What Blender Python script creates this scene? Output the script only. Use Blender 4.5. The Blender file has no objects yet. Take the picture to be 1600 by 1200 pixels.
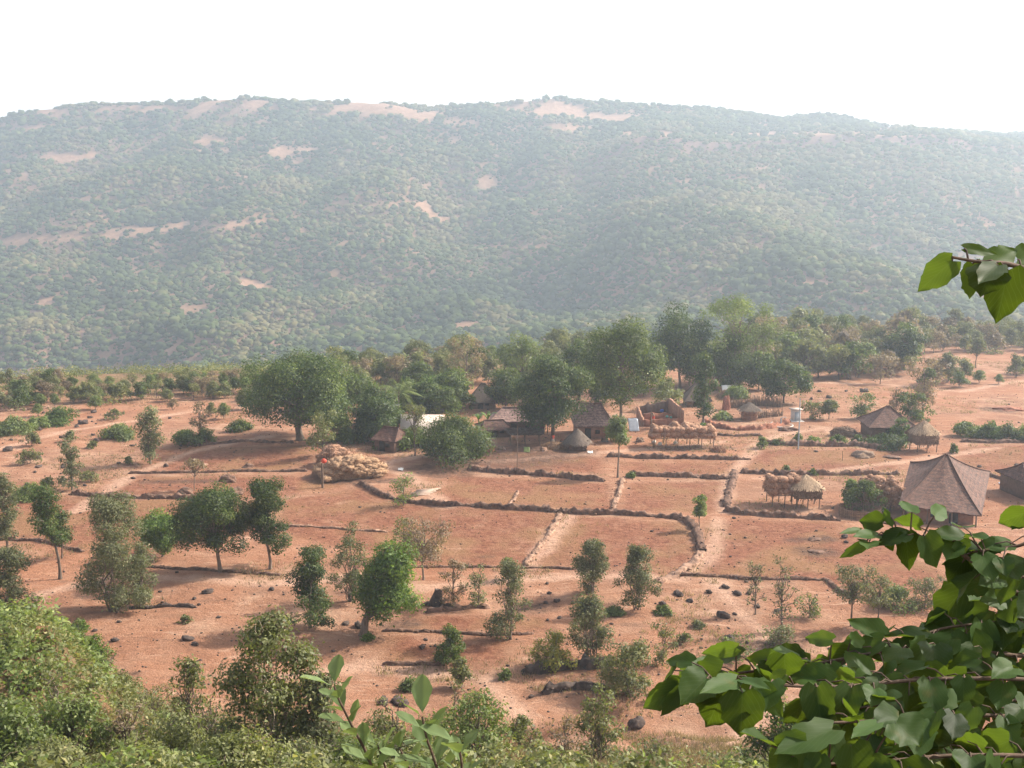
import bpy, math, random
import numpy as np
from mathutils import Vector
R = math.radians
scene = bpy.context.scene
col = scene.collection

# ------------------------------------------------------------------ camera
CAMZ, PITCH, F = 35.0, R(8.95), 1715.0
cam_d = bpy.data.cameras.new('camera'); cam = bpy.data.objects.new('camera', cam_d); col.objects.link(cam)
cam.location = (0, 0, CAMZ); cam.rotation_euler = (R(90) - PITCH, 0, 0)
cam_d.sensor_width = 36; cam_d.lens = 36 * F / 1600.0
cam_d.clip_start = 0.1; cam_d.clip_end = 20000
scene.camera = cam

# ------------------------------------------------------------------ light
SUN_EL, SUN_AZ = R(37), R(22)          # azimuth measured from +X towards +Y
sd = Vector((math.cos(SUN_EL) * math.cos(SUN_AZ), math.cos(SUN_EL) * math.sin(SUN_AZ), math.sin(SUN_EL)))
sun_d = bpy.data.lights.new('sun', 'SUN'); sun_d.energy = 5.0; sun_d.angle = R(0.55); sun_d.color = (1.0, 0.93, 0.83)
sun = bpy.data.objects.new('sun', sun_d); col.objects.link(sun)
sun.rotation_euler = sd.to_track_quat('Z', 'Y').to_euler()
world = bpy.data.worlds.new('World'); scene.world = world; world.use_nodes = True
wn = world.node_tree
bg = wn.nodes['Background']
sky = wn.nodes.new('ShaderNodeTexSky'); sky.sky_type = 'NISHITA'; sky.sun_disc = False
sky.sun_elevation = SUN_EL; sky.sun_rotation = R(90) - SUN_AZ
sky.air_density = 1.0; sky.dust_density = 8.0; sky.ozone_density = 1.0; sky.altitude = 300
smx = wn.nodes.new('ShaderNodeMix'); smx.data_type = 'RGBA'; smx.inputs[7].default_value = (5.6, 5.6, 5.6, 1)   # thin bright overcast veil
stc = wn.nodes.new('ShaderNodeTexCoord'); ssp = wn.nodes.new('ShaderNodeSeparateXYZ'); wn.links.new(stc.outputs['Generated'], ssp.inputs[0])
smr = wn.nodes.new('ShaderNodeMapRange'); smr.inputs['From Min'].default_value = .18; smr.inputs['From Max'].default_value = .62; smr.inputs['To Min'].default_value = .88; smr.inputs['To Max'].default_value = .12
wn.links.new(ssp.outputs[2], smr.inputs['Value']); wn.links.new(smr.outputs[0], smx.inputs[0])   # haze veil thins with height
wn.links.new(sky.outputs[0], smx.inputs[6]); wn.links.new(smx.outputs[2], bg.inputs['Color']); bg.inputs['Strength'].default_value = 0.13
scene.view_settings.view_transform = 'Standard'; scene.view_settings.look = 'None'
scene.view_settings.exposure = 0.92; scene.view_settings.gamma = 1
try:
    scene.cycles.volume_bounces = 1
    scene.cycles.max_bounces = 6; scene.cycles.diffuse_bounces = 2; scene.cycles.transmission_bounces = 3
    scene.cycles.use_denoising = True
except Exception: pass

# ------------------------------------------------------------------ helpers
def ray(px, py):
    u = (px - 800) / F; v = -(py - 600) / F
    c, s = math.cos(PITCH), math.sin(PITCH)
    return np.array([u, c + v * s, -s + v * c])
def at_y(px, py, Y):
    d = ray(px, py); return np.array([0, 0, CAMZ]) + d * (Y / d[1])
def at_z(px, py, z):
    d = ray(px, py); return np.array([0, 0, CAMZ]) + d * ((z - CAMZ) / d[2])

def _hash(ix, iy, s):
    h = (ix * 374761393 + iy * 668265263 + s * 974711) & 0x7fffffff
    h = ((h ^ (h >> 13)) * 1274126177) & 0x7fffffff
    return ((h ^ (h >> 16)) & 0xffff) / 65535.0
def vnoise(x, y, s=0):
    x = np.asarray(x, float); y = np.asarray(y, float)
    ix = np.floor(x).astype(np.int64); iy = np.floor(y).astype(np.int64)
    fx = x - ix; fy = y - iy; fx = fx * fx * (3 - 2 * fx); fy = fy * fy * (3 - 2 * fy)
    a = _hash(ix, iy, s); b = _hash(ix + 1, iy, s); c = _hash(ix, iy + 1, s); d = _hash(ix + 1, iy + 1, s)
    return (a * (1 - fx) + b * fx) * (1 - fy) + (c * (1 - fx) + d * fx) * fy - 0.5
def fbm(x, y, s=0, o=4):
    r = 0; a = 1.0
    for i in range(o):
        r = r + a * vnoise(x * 2 ** i + 17.3 * i, y * 2 ** i - 9.1 * i, s + i); a *= 0.5
    return r
def sm(x, a, b):
    t = np.clip((np.asarray(x, float) - a) / (b - a), 0, 1); return t * t * (3 - 2 * t)

PY = [-80, 0, 10, 20, 30, 45, 52, 60, 68, 80, 95, 5000]
PZ = [38, 33.0, 28.5, 23.2, 18, 10.2, 6.8, 3, 1, .2, 0, 0]
def edge_y(x): return 226 + (np.asarray(x, float) + 103) / 251 * 96
def zg(x, y):
    x = np.asarray(x, float); y = np.asarray(y, float)
    z = np.interp(y, PY, PZ)
    xs = x * 50 / np.maximum(y, 20)
    z = z + np.minimum(0.075 * np.clip(-12 - xs, 0, None) ** 2, 7.6) * (1 - sm(y, 52, 82)) * sm(y, 30, 48)
    flat = sm(y, 75, 110)
    z = z + flat * (fbm(x / 26, y / 26, 3, 3) * 0.7) + fbm(x / 3.0, y / 3.0, 8, 3) * 0.14
    out = np.clip(sm(np.abs(x - 20), 70, 200), 0, 1)
    z = z + out * flat * fbm(x / 60, y / 60, 5, 3) * 4
    e = np.clip(y - edge_y(x) + 2, 0, None)
    z = z - np.minimum(e * e / 55.0, 0.7 * e)
    z = z + (1 - sm(y, 62, 76)) * sm(y, 26, 36) * fbm(x / 4.5, y / 4.5, 77, 3) * 2.0
    z = z + sm(y, 45, 80) * (1 - sm(y, 95, 110)) * fbm(x / 7, y / 5, 12, 3) * 0.5
    return z
def gp(px, py):
    """ground point seen at a pixel of the photograph"""
    z = 0.0
    for _ in range(12):
        p = at_z(px, py, z); z = 0.5 * z + 0.5 * float(zg(p[0], p[1]))
    return np.array([p[0], p[1], float(zg(p[0], p[1]))])
def gd(px, Y):
    u = (px - 800) / F; x = u * Y * 1.0
    for _ in range(3):
        z = float(zg(x, Y)); fwd = Y * math.cos(PITCH) + (CAMZ - z) * math.sin(PITCH); x = u * fwd
    return np.array([x, Y, z])
def fwd(p): return p[1] * math.cos(PITCH) + (CAMZ - p[2]) * math.sin(PITCH)
def mpp(p): return fwd(p) / F          # metres per photo pixel at p

class MB:
    def __init__(s): s.V = []; s.Q = []; s.T = []; s.n = 0; s.tq = []; s.tt = []; s.uq = None
    def add(s, V, Fc, tint=0.5):
        V = np.asarray(V, float).reshape(-1, 3); Fc = np.asarray(Fc, np.int64)
        s.V.append(V); k = Fc.shape[1]
        t = np.full(len(Fc), tint, float) if np.isscalar(tint) else np.asarray(tint, float)
        if k == 4: s.Q.append(Fc + s.n); s.tq.append(t)
        else: s.T.append(Fc + s.n); s.tt.append(t)
        s.n += len(V); return s
    def build(s, name, mat, parent=None, smooth=False, origin=None):
        V = np.concatenate(s.V) if s.V else np.zeros((0, 3))
        if origin is not None: V = V - np.asarray(origin)
        me = bpy.data.meshes.new(name)
        Q = np.concatenate(s.Q) if s.Q else np.zeros((0, 4), np.int64); T = np.concatenate(s.T) if s.T else np.zeros((0, 3), np.int64)
        nl = Q.size + T.size; nf = len(Q) + len(T)
        me.vertices.add(len(V)); me.vertices.foreach_set('co', V.astype(np.float32).ravel())
        me.loops.add(nl); me.loops.foreach_set('vertex_index', np.concatenate([Q.ravel(), T.ravel()]).astype(np.int32))
        me.polygons.add(nf)
        ls = np.concatenate([np.arange(len(Q)) * 4, Q.size + np.arange(len(T)) * 3]).astype(np.int32)
        me.polygons.foreach_set('loop_start', ls)
        if smooth: me.polygons.foreach_set('use_smooth', np.ones(nf, bool))
        me.update(calc_edges=True)
        a = me.attributes.new('tint', 'FLOAT', 'FACE')
        a.data.foreach_set('value', np.concatenate(s.tq + s.tt).astype(np.float32) if nf else np.zeros(0, np.float32))
        if mat: me.materials.append(mat)
        o = bpy.data.objects.new(name, me); col.objects.link(o)
        if parent: o.parent = parent
        if origin is not None and parent is None: o.location = origin
        return o

def tube(P, rad, n=5, cap=True):
    P = np.asarray(P, float); rad = np.broadcast_to(np.asarray(rad, float), (len(P),))
    T = np.gradient(P, axis=0); T /= np.linalg.norm(T, axis=1)[:, None] + 1e-9
    ref = np.array([0.31, 0.17, 0.93]) if abs(T[0][2]) < 0.9 else np.array([1, 0.1, 0])
    A = np.cross(T, ref); A /= np.linalg.norm(A, axis=1)[:, None] + 1e-9; B = np.cross(T, A)
    an = np.arange(n) * 2 * math.pi / n
    V = P[:, None] + rad[:, None, None] * (A[:, None] * np.cos(an)[None, :, None] + B[:, None] * np.sin(an)[None, :, None])
    V = V.reshape(-1, 3); i = np.arange(len(P) - 1)[:, None] * n; j = np.arange(n)[None]; k = (j + 1) % n
    Fc = np.stack([i + j, i + k, i + n + k, i + n + j], -1).reshape(-1, 4)
    return V, Fc
def box(c, s, rz=0.0):
    x, y, z = np.array(s) / 2
    V = np.array([[a * x, b * y, d * z] for d in (-1, 1) for a, b in ((-1, -1), (1, -1), (1, 1), (-1, 1))])
    cs, sn = math.cos(rz), math.sin(rz)
    V = V @ np.array([[cs, sn, 0], [-sn, cs, 0], [0, 0, 1]]) + np.asarray(c)
    return V, np.array([[0, 3, 2, 1], [4, 5, 6, 7], [0, 1, 5, 4], [1, 2, 6, 5], [2, 3, 7, 6], [3, 0, 4, 7]])
def ico(sub=1):
    t = (1 + 5 ** .5) / 2
    V = [(-1, t, 0), (1, t, 0), (-1, -t, 0), (1, -t, 0), (0, -1, t), (0, 1, t), (0, -1, -t), (0, 1, -t), (t, 0, -1), (t, 0, 1), (-t, 0, -1), (-t, 0, 1)]
    Fc = [(0, 11, 5), (0, 5, 1), (0, 1, 7), (0, 7, 10), (0, 10, 11), (1, 5, 9), (5, 11, 4), (11, 10, 2), (10, 7, 6), (7, 1, 8), (3, 9, 4), (3, 4, 2), (3, 2, 6), (3, 6, 8), (3, 8, 9), (4, 9, 5), (2, 4, 11), (6, 2, 10), (8, 6, 7), (9, 8, 1)]
    V = [np.array(v, float) / np.linalg.norm(v) for v in V]
    for _ in range(sub):
        c = {}; nf = []
        def mid(a, b):
            k = (min(a, b), max(a, b))
            if k not in c:
                m = V[a] + V[b]; V.append(m / np.linalg.norm(m)); c[k] = len(V) - 1
            return c[k]
        for a, b, d in Fc:
            x, y, z = mid(a, b), mid(b, d), mid(d, a); nf += [(a, x, z), (b, y, x), (d, z, y), (x, y, z)]
        Fc = nf
    return np.array(V), np.array(Fc)
ICO1, ICO2, ICO3 = ico(1), ico(2), ico(3)
def lump(c, r, rng, base=ICO2, amp=0.25, tint=0.5, rz=0):
    V, Fc = base; V = V * (1 + amp * (rng.random((len(V), 1)) - 0.5) * 2) * np.asarray(r)
    cs, sn = math.cos(rz), math.sin(rz)
    return V @ np.array([[cs, sn, 0], [-sn, cs, 0], [0, 0, 1]]) + np.asarray(c), Fc, tint
def nrm(a): return a / (np.linalg.norm(a, axis=-1, keepdims=True) + 1e-9)
UP = np.array([0, 0, 1.0])
def cards(mb, P, N, L, rng, asp=0.5, tint=None, droop=0.25):
    n = len(P); N = nrm(N); Tn = nrm(np.cross(N, rng.normal(size=(n, 3)))); Tn = nrm(Tn - UP * droop)
    B = nrm(np.cross(N, Tn)); L = np.broadcast_to(np.asarray(L, float), (n,))[:, None] * (0.65 + 0.7 * rng.random((n, 1)))
    W = L * asp * (0.4 + 0.25 * rng.random((n, 1))); M = P + Tn * L * 0.45 + N * L * 0.12
    V = np.stack([P, M + B * W, P + Tn * L, M - B * W], 1).reshape(-1, 3)
    mb.add(V, np.arange(4 * n).reshape(n, 4), rng.random(n) if tint is None else tint)

def tag(o, label=None, cat=None, group=None, kind=None):
    if label: o['label'] = label
    if cat: o['category'] = cat
    if group: o['group'] = group
    if kind: o['kind'] = kind
    return o
def empty(name, loc, rz=0.0):
    o = bpy.data.objects.new(name, None); col.objects.link(o); o.location = tuple(loc); o.rotation_euler = (0, 0, rz)
    o.empty_display_size = 0.3; return o
def copy_tree(o, parent=None):
    c = o.copy(); col.objects.link(c); c.parent = parent
    for ch in list(o.children): copy_tree(ch, c)
    return c

# ------------------------------------------------------------------ materials
def nodes(name):
    m = bpy.data.materials.new(name); m.use_nodes = True; nt = m.node_tree
    return m, nt, nt.nodes['Principled BSDF'], nt.nodes['Material Output']
def N(nt, t, **k):
    n = nt.nodes.new(t)
    for a, v in k.items():
        if a in ('inp',):
            for kk, vv in v.items(): n.inputs[kk].default_value = vv
        else: setattr(n, a, v)
    return n
def rgba(c): return (c[0], c[1], c[2], 1)
def ramp(nt, fac, stops, interp='LINEAR'):
    r = nt.nodes.new('ShaderNodeValToRGB'); r.color_ramp.interpolation = interp; el = r.color_ramp.elements
    el[0].position = stops[0][0]; el[0].color = rgba(stops[0][1]); el[1].position = stops[-1][0]; el[1].color = rgba(stops[-1][1])
    for p, c in stops[1:-1]:
        e = el.new(p); e.color = rgba(c)
    nt.links.new(fac, r.inputs[0]); return r.outputs[0]
def noise(nt, scale, detail=5, rough=0.6, vec=None, dist=0):
    n = nt.nodes.new('ShaderNodeTexNoise'); n.inputs['Scale'].default_value = scale; n.inputs['Detail'].default_value = detail
    n.inputs['Roughness'].default_value = rough; n.inputs['Distortion'].default_value = dist
    if vec is not None: nt.links.new(vec, n.inputs['Vector'])
    return n.outputs['Fac']
def geo(nt): return nt.nodes.new('ShaderNodeNewGeometry').outputs['Position']
def objc(nt): return nt.nodes.new('ShaderNodeTexCoord').outputs['Object']
def mix(nt, fac, a, b, mode='MIX'):
    m = nt.nodes.new('ShaderNodeMix'); m.data_type = 'RGBA'; m.blend_type = mode
    for i, v in ((0, fac), (6, a), (7, b)):
        if isinstance(v, (int, float)): m.inputs[i].default_value = v
        elif isinstance(v, tuple): m.inputs[i].default_value = rgba(v)
        else: nt.links.new(v, m.inputs[i])
    return m.outputs[2]
def math_(nt, op, a, b=0.0, c=0.0, clamp=False):
    m = nt.nodes.new('ShaderNodeMath'); m.operation = op; m.use_clamp = clamp
    for i, v in enumerate((a, b, c)):
        if isinstance(v, (int, float)): m.inputs[i].default_value = v
        else: nt.links.new(v, m.inputs[i])
    return m.outputs[0]
def bump(nt, b, h, strength, dist):
    n = nt.nodes.new('ShaderNodeBump'); n.inputs['Strength'].default_value = strength; n.inputs['Distance'].default_value = dist
    nt.links.new(h, n.inputs['Height']); nt.links.new(n.outputs[0], b.inputs['Normal'])

def leaf_mat(name, c1, c2, c3=None, trans=0.35, rough=0.55, gloss=0.35):
    m, nt, b, out = nodes(name)
    at = N(nt, 'ShaderNodeAttribute', attribute_name='tint'); oi = nt.nodes.new('ShaderNodeObjectInfo')
    stops = [(0.0, c1), (0.7, c2)] + ([(1.0, c3)] if c3 else [(1.0, c2)])
    c = ramp(nt, at.outputs['Fac'], stops)
    v = math_(nt, 'MULTIPLY_ADD', oi.outputs['Random'], 0.3, 0.85)
    hs = N(nt, 'ShaderNodeHueSaturation'); nt.links.new(c, hs.inputs['Color']); nt.links.new(v, hs.inputs['Value'])
    c = hs.outputs[0]
    nt.links.new(c, b.inputs['Base Color']); b.inputs['Roughness'].default_value = rough; b.inputs['Specular IOR Level'].default_value = gloss
    tr = nt.nodes.new('ShaderNodeBsdfTranslucent'); g = mix(nt, 0.5, c, (0.9, 1.0, 0.25), 'MULTIPLY'); br = mix(nt, 1.0, g, (1.9, 1.9, 1.6), 'MULTIPLY')
    nt.links.new(br, tr.inputs['Color'])
    ms = nt.nodes.new('ShaderNodeMixShader'); ms.inputs[0].default_value = trans
    nt.links.new(b.outputs[0], ms.inputs[1]); nt.links.new(tr.outputs[0], ms.inputs[2]); nt.links.new(ms.outputs[0], out.inputs['Surface'])
    return m
ML = {
 'dark':   leaf_mat('leaf_dark', (.022, .042, .008), (.075, .112, .020), (.18, .22, .045), .32),
 'mid':    leaf_mat('leaf_mid', (.034, .056, .010), (.10, .138, .025), (.22, .26, .055), .34),
 'bright': leaf_mat('leaf_bright', (.045, .085, .013), (.115, .175, .028), (.23, .30, .055), .36),
 'grey':   leaf_mat('leaf_grey', (.075, .085, .042), (.16, .168, .085), (.30, .29, .17), .3, .6, .15),
 'olive':  leaf_mat('leaf_olive', (.075, .088, .030), (.165, .175, .060), (.29, .26, .11), .32),
 'dry':    leaf_mat('leaf_dry', (.12, .085, .05), (.22, .165, .10), (.33, .25, .16), .30),
 'yellow': leaf_mat('leaf_yellow', (.10, .12, .03), (.24, .23, .05), (.42, .26, .06), .38),
 'lime':   leaf_mat('leaf_lime', (.080, .112, .030), (.15, .19, .055), (.26, .29, .10), .36),
 'hillg':  leaf_mat('leaf_far', (.034, .052, .014), (.072, .098, .026), (.135, .120, .050), .2, .8, .1),
}
def simple(name, c1, c2, scale=3, rough=0.9, bs=0.4, bd=0.05, detail=6, stretch=None, c3=None):
    m, nt, b, out = nodes(name); v = objc(nt)
    if stretch:
        mp = N(nt, 'ShaderNodeMapping'); mp.inputs['Scale'].default_value = stretch; nt.links.new(v, mp.inputs[0]); v = mp.outputs[0]
    f = noise(nt, scale, detail, .65, v)
    st = [(0.32, c1), (0.68, c2)] if not c3 else [(0.3, c1), (0.55, c2), (0.75, c3)]
    c = ramp(nt, f, st); at = N(nt, 'ShaderNodeAttribute', attribute_name='tint')
    k = math_(nt, 'MULTIPLY_ADD', at.outputs['Fac'], 0.6, 0.7); hs = N(nt, 'ShaderNodeHueSaturation'); nt.links.new(c, hs.inputs['Color']); nt.links.new(k, hs.inputs['Value'])
    nt.links.new(hs.outputs[0], b.inputs['Base Color']); b.inputs['Roughness'].default_value = rough; b.inputs['Specular IOR Level'].default_value = .2
    bump(nt, b, f, bs, bd); return m
BARK = simple('bark', (.09, .065, .05), (.22, .17, .13), 6, stretch=(1, 1, .25))
PALEBARK = simple('bark_pale', (.25, .20, .15), (.42, .34, .26), 6, stretch=(1, 1, .25))
HAY = simple('hay', (.19, .11, .062), (.34, .21, .12), 5, c3=(.47, .31, .19), bs=.8)
HAYRED = simple('hay_red', (.20, .11, .065), (.37, .21, .13), 5, c3=(.50, .31, .20), bs=.8)
THATCH = simple('thatch', (.26, .17, .10), (.48, .34, .21), 6, stretch=(1, 1, .3), bs=.8)
THATCHP = simple('thatch_pale', (.24, .16, .10), (.46, .33, .21), 6, stretch=(1, 1, .3), bs=.8)
THATCHG = simple('thatch_grey', (.085, .066, .052), (.17, .13, .10), 6, bs=.8)
WATTLE = simple('wattle', (.14, .095, .065), (.27, .18, .12), 9, stretch=(1, 1, .4), bs=.7)
TIMBER = simple('timber', (.10, .07, .05), (.20, .14, .10), 8, stretch=(1, 1, .2))
MUD = simple('mud_wall', (.24, .12, .075), (.37, .20, .13), 2.5)
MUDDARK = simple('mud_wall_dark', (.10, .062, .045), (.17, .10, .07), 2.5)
MUDRED = simple('mud_red', (.22, .085, .05), (.34, .15, .09), 1.8, bs=.8, bd=.1)
MUDPALE = simple('mud_pale', (.34, .24, .18), (.46, .35, .27), 2.5)
STONE = simple('stone_dark', (.04, .03, .027), (.11, .078, .062), 3, bs=.7)
PLASTER = simple('plaster', (.55, .50, .45), (.68, .64, .58), 1.5, bs=.1)
PALESHEET = simple('pale_sheet', (.40, .32, .26), (.52, .44, .37), 1.2, rough=.6, bs=.15)
BLUESHEET = simple('tarp', (.42, .46, .50), (.60, .62, .66), 2, rough=.5)
METAL = simple('pole_metal', (.25, .30, .33), (.38, .42, .45), 5, rough=.5)
REDCLOTH = simple('red_cloth', (.5, .06, .04), (.65, .12, .07), 5)
BLUECLOTH = simple('blue_cloth', (.05, .10, .35), (.10, .18, .5), 5)
TEALCLOTH = simple('teal_cloth', (.10, .35, .28), (.2, .5, .4), 5)
WHITECLOTH = simple('white_cloth', (.65, .62, .56), (.8, .77, .7), 5)
SKIN = simple('skin', (.16, .085, .05), (.22, .12, .075), 5)
HAIR = simple('hair', (.01, .01, .01), (.02, .018, .015), 5)
DARKIN = simple('dark_door', (.025, .02, .018), (.05, .04, .03), 4)
def tile_mat(name, c1, c2, c3):
    m, nt, b, out = nodes(name); uv = nt.nodes.new('ShaderNodeUVMap').outputs[0]
    w = N(nt, 'ShaderNodeTexWave', wave_type='BANDS', bands_direction='Y', wave_profile='SAW'); w.inputs['Scale'].default_value = .55; w.inputs['Distortion'].default_value = 1.2; w.inputs['Detail Scale'].default_value = 2
    nt.links.new(uv, w.inputs[0])
    f = noise(nt, 1.3, 8, .75, uv); c = ramp(nt, f, [(.3, c1), (.5, c2), (.72, c3)])
    v = N(nt, 'ShaderNodeTexVoronoi'); v.inputs['Scale'].default_value = 4.5; nt.links.new(uv, v.inputs[0])
    sep = nt.nodes.new('ShaderNodeSeparateColor'); nt.links.new(v.outputs['Color'], sep.inputs[0])
    k = math_(nt, 'MULTIPLY_ADD', sep.outputs[0], .7, .62); k2 = math_(nt, 'MULTIPLY_ADD', w.outputs['Fac'], .42, .74); k3 = math_(nt, 'MULTIPLY', k, k2)
    hs = N(nt, 'ShaderNodeHueSaturation'); nt.links.new(c, hs.inputs['Color']); nt.links.new(k3, hs.inputs['Value'])
    nt.links.new(hs.outputs[0], b.inputs['Base Color']); b.inputs['Roughness'].default_value = .85
    bump(nt, b, k3, .8, .06); return m
TILE = tile_mat('roof_tiles', (.050, .020, .012), (.105, .046, .029), (.20, .098, .064))
TILEP = tile_mat('roof_tiles_pale', (.14, .085, .068), (.25, .15, .12), (.40, .26, .21))

# ground
def ground_mat():
    m, nt, b, out = nodes('soil'); P = geo(nt)
    big = noise(nt, .035, 4, .6, P); med = noise(nt, .22, 6, .62, P, .6); fine = noise(nt, 1.6, 8, .7, P); vf = noise(nt, 7, 6, .75, P)
    base = ramp(nt, med, [(.25, (.180, .085, .050)), (.48, (.295, .155, .094)), (.72, (.41, .255, .168))])
    base = mix(nt, math_(nt, 'MULTIPLY', ramp_f(nt, big, .42, .62), .55), base, (.34, .145, .075))
    mp = N(nt, 'ShaderNodeMapping'); mp.inputs['Scale'].default_value = (.35, 1.6, 1); nt.links.new(P, mp.inputs[0]); stk = noise(nt, .55, 6, .68, mp.outputs[0], .8)
    base = mix(nt, math_(nt, 'MULTIPLY', ramp_f(nt, stk, .53, .66), .6), base, (.21, .115, .075))
    base = mix(nt, math_(nt, 'MULTIPLY', ramp_f(nt, stk, .44, .33), .55), base, (.52, .34, .235))
    fld = N(nt, 'ShaderNodeAttribute', attribute_name='field').outputs['Fac']
    fc = ramp(nt, fine, [(.3, (.115, .046, .027)), (.5, (.215, .088, .050)), (.72, (.32, .155, .092))])
    fc = mix(nt, math_(nt, 'MULTIPLY', ramp_f(nt, noise(nt, .12, 5, .6, P), .46, .60), .85), fc, (.24, .13, .065))
    fldn = math_(nt, 'MULTIPLY', fld, ramp_f(nt, noise(nt, .45, 5, .6, P), .2, .5))
    c = mix(nt, fldn, base, fc)
    pth = N(nt, 'ShaderNodeAttribute', attribute_name='path').outputs['Fac']; c = mix(nt, math_(nt, 'MULTIPLY', pth, ramp_f(nt, fine, .2, .55)), c, (.50, .32, .225))
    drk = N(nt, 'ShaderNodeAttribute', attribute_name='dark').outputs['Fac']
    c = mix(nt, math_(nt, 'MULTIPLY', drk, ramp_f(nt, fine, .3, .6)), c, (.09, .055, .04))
    gr = N(nt, 'ShaderNodeAttribute', attribute_name='green').outputs['Fac']
    c = mix(nt, math_(nt, 'MULTIPLY', gr, ramp_f(nt, fine, .25, .6)), c, (.13, .11, .05))
    sp = ramp_f(nt, fine, .60, .70); c = mix(nt, math_(nt, 'MULTIPLY', sp, .45), c, (.16, .085, .055))
    k = math_(nt, 'MULTIPLY_ADD', vf, 1.5, .28); hs = N(nt, 'ShaderNodeHueSaturation'); nt.links.new(c, hs.inputs['Color']); nt.links.new(k, hs.inputs['Value'])
    nt.links.new(hs.outputs[0], b.inputs['Base Color']); b.inputs['Roughness'].default_value = .95; b.inputs['Specular IOR Level'].default_value = .1
    h = math_(nt, 'ADD', math_(nt, 'MULTIPLY', fine, 1.0), math_(nt, 'MULTIPLY', vf, .35)); bump(nt, b, h, 1.0, .4); return m
def ramp_f(nt, f, a, b_):
    r = N(nt, 'ShaderNodeMapRange'); r.inputs['From Min'].default_value = a; r.inputs['From Max'].default_value = b_; r.clamp = True
    nt.links.new(f, r.inputs['Value']); return r.outputs[0]
SOIL = ground_mat()

# ------------------------------------------------------------------ ground sheet
def axis(a, b, fa, fb, f, c):
    L = list(np.arange(fa, fb + 1e-6, f)); x = fa; s = f
    while x > a: s = min(s * 1.25, c); x -= s; L.insert(0, x)
    x = fb; s = f
    while x < b: s = min(s * 1.25, c); x += s; L.append(x)
    return np.array(L)
def poly_mask(X, Y, poly):
    ins = np.zeros(X.shape, bool); n = len(poly); j = n - 1
    for i in range(n):
        xi, yi = poly[i]; xj, yj = poly[j]
        c = ((yi > Y) != (yj > Y)) & (X < (xj - xi) * (Y - yi) / (yj - yi + 1e-12) + xi); ins ^= c; j = i
    return ins
FIELDS = [
 [(440, 782), (570, 762), (640, 790), (880, 803), (820, 882), (640, 880), (430, 832)],
 [(890, 805), (1075, 818), (1095, 860), (1060, 892), (828, 884)],
 [(700, 742), (950, 756), (955, 798), (800, 792), (690, 785)], [(985, 754), (1148, 752), (1132, 800), (970, 800)],
 [(1105, 812), (1310, 816), (1480, 900), (1440, 930), (1320, 915), (1100, 898)],
 [(205, 745), (480, 745), (545, 760), (420, 780), (130, 772)], [(0, 785), (120, 782), (420, 785), (425, 830), (200, 872), (0, 838)],
 [(1185, 705), (1420, 702), (1405, 735), (1160, 735)], [(1500, 700), (1640, 695), (1640, 740), (1500, 735)], [(240, 700), (480, 695), (490, 735), (215, 735)],
 [(760, 700), (940, 715), (940, 742), (740, 730)], [(960, 722), (1150, 722), (1140, 742), (990, 740)],
 [(660, 960), (860, 960), (860, 985), (600, 985)], [(600, 995), (800, 1000), (780, 1035), (600, 1035)]]
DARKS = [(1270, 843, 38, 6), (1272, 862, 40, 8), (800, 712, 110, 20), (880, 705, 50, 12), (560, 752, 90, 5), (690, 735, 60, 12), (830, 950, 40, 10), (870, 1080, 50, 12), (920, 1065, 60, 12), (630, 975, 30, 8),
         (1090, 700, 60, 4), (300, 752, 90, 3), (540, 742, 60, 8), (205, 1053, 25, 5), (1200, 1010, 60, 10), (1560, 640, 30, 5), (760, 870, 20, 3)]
xs = axis(-420, 480, -95, 130, .55, 12); ys = axis(-70, 470, 22, 260, .55, 8)
X, Y = np.meshgrid(xs, ys); Z = zg(X, Y)
fa = np.zeros(X.shape); da = np.zeros(X.shape); ga = np.zeros(X.shape)
for pl in FIELDS: fa[poly_mask(X, Y, [tuple(gp(*p)[:2]) for p in pl])] = 1
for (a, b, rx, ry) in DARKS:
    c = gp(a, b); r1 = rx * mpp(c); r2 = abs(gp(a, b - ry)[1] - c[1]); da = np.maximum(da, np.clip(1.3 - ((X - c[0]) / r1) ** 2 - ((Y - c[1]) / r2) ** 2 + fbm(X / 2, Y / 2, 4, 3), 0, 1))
PATHS = [[(1640, 592), (1500, 612), (1380, 600), (1262, 598)], [(1130, 800), (1142, 745), (1178, 700), (1215, 680), (1290, 668), (1345, 700)], [(0, 700), (110, 672), (230, 655), (330, 640)], [(120, 800), (200, 745), (300, 705), (420, 682)], [(700, 792), (640, 745), (600, 725), (660, 712), (760, 722), (960, 705), (1130, 690)],
 [(60, 930), (180, 900), (280, 905), (430, 912), (560, 900), (660, 920), (800, 905), (960, 900), (1062, 905), (1110, 870), (1122, 810)], [(1110, 905), (1200, 990), (1180, 1100), (1100, 1200)], [(1270, 740), (1420, 720), (1560, 700)], [(430, 1060), (560, 1040), (760, 1060), (820, 1130)], [(890, 806), (860, 845), (828, 884)]]
pa = np.zeros(X.shape)
for pl in PATHS:
    W_ = np.array([gp(*p)[:2] for p in pl])
    for a_, b_ in zip(W_[:-1], W_[1:]):
        d_ = b_ - a_; t_ = np.clip(((X - a_[0]) * d_[0] + (Y - a_[1]) * d_[1]) / (d_ @ d_), 0, 1); ds = np.hypot(X - a_[0] - t_ * d_[0], Y - a_[1] - t_ * d_[1]); pa = np.maximum(pa, np.clip(1.3 - ds / 1.1 + fbm(X / 3, Y / 3, 91, 2) * .8, 0, 1) * .75)
def blur(a, k=2):
    for _ in range(k): a = (a + np.roll(a, 1, 0) + np.roll(a, -1, 0) + np.roll(a, 1, 1) + np.roll(a, -1, 1)) / 5
    return a
fa = blur(fa, 2)
steep = sm(Z, 2.0, 6.0) * sm(Y, -70, -60) * (Y < 90)
belt = sm(Y - edge_y(X), -45, -8)
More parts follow.
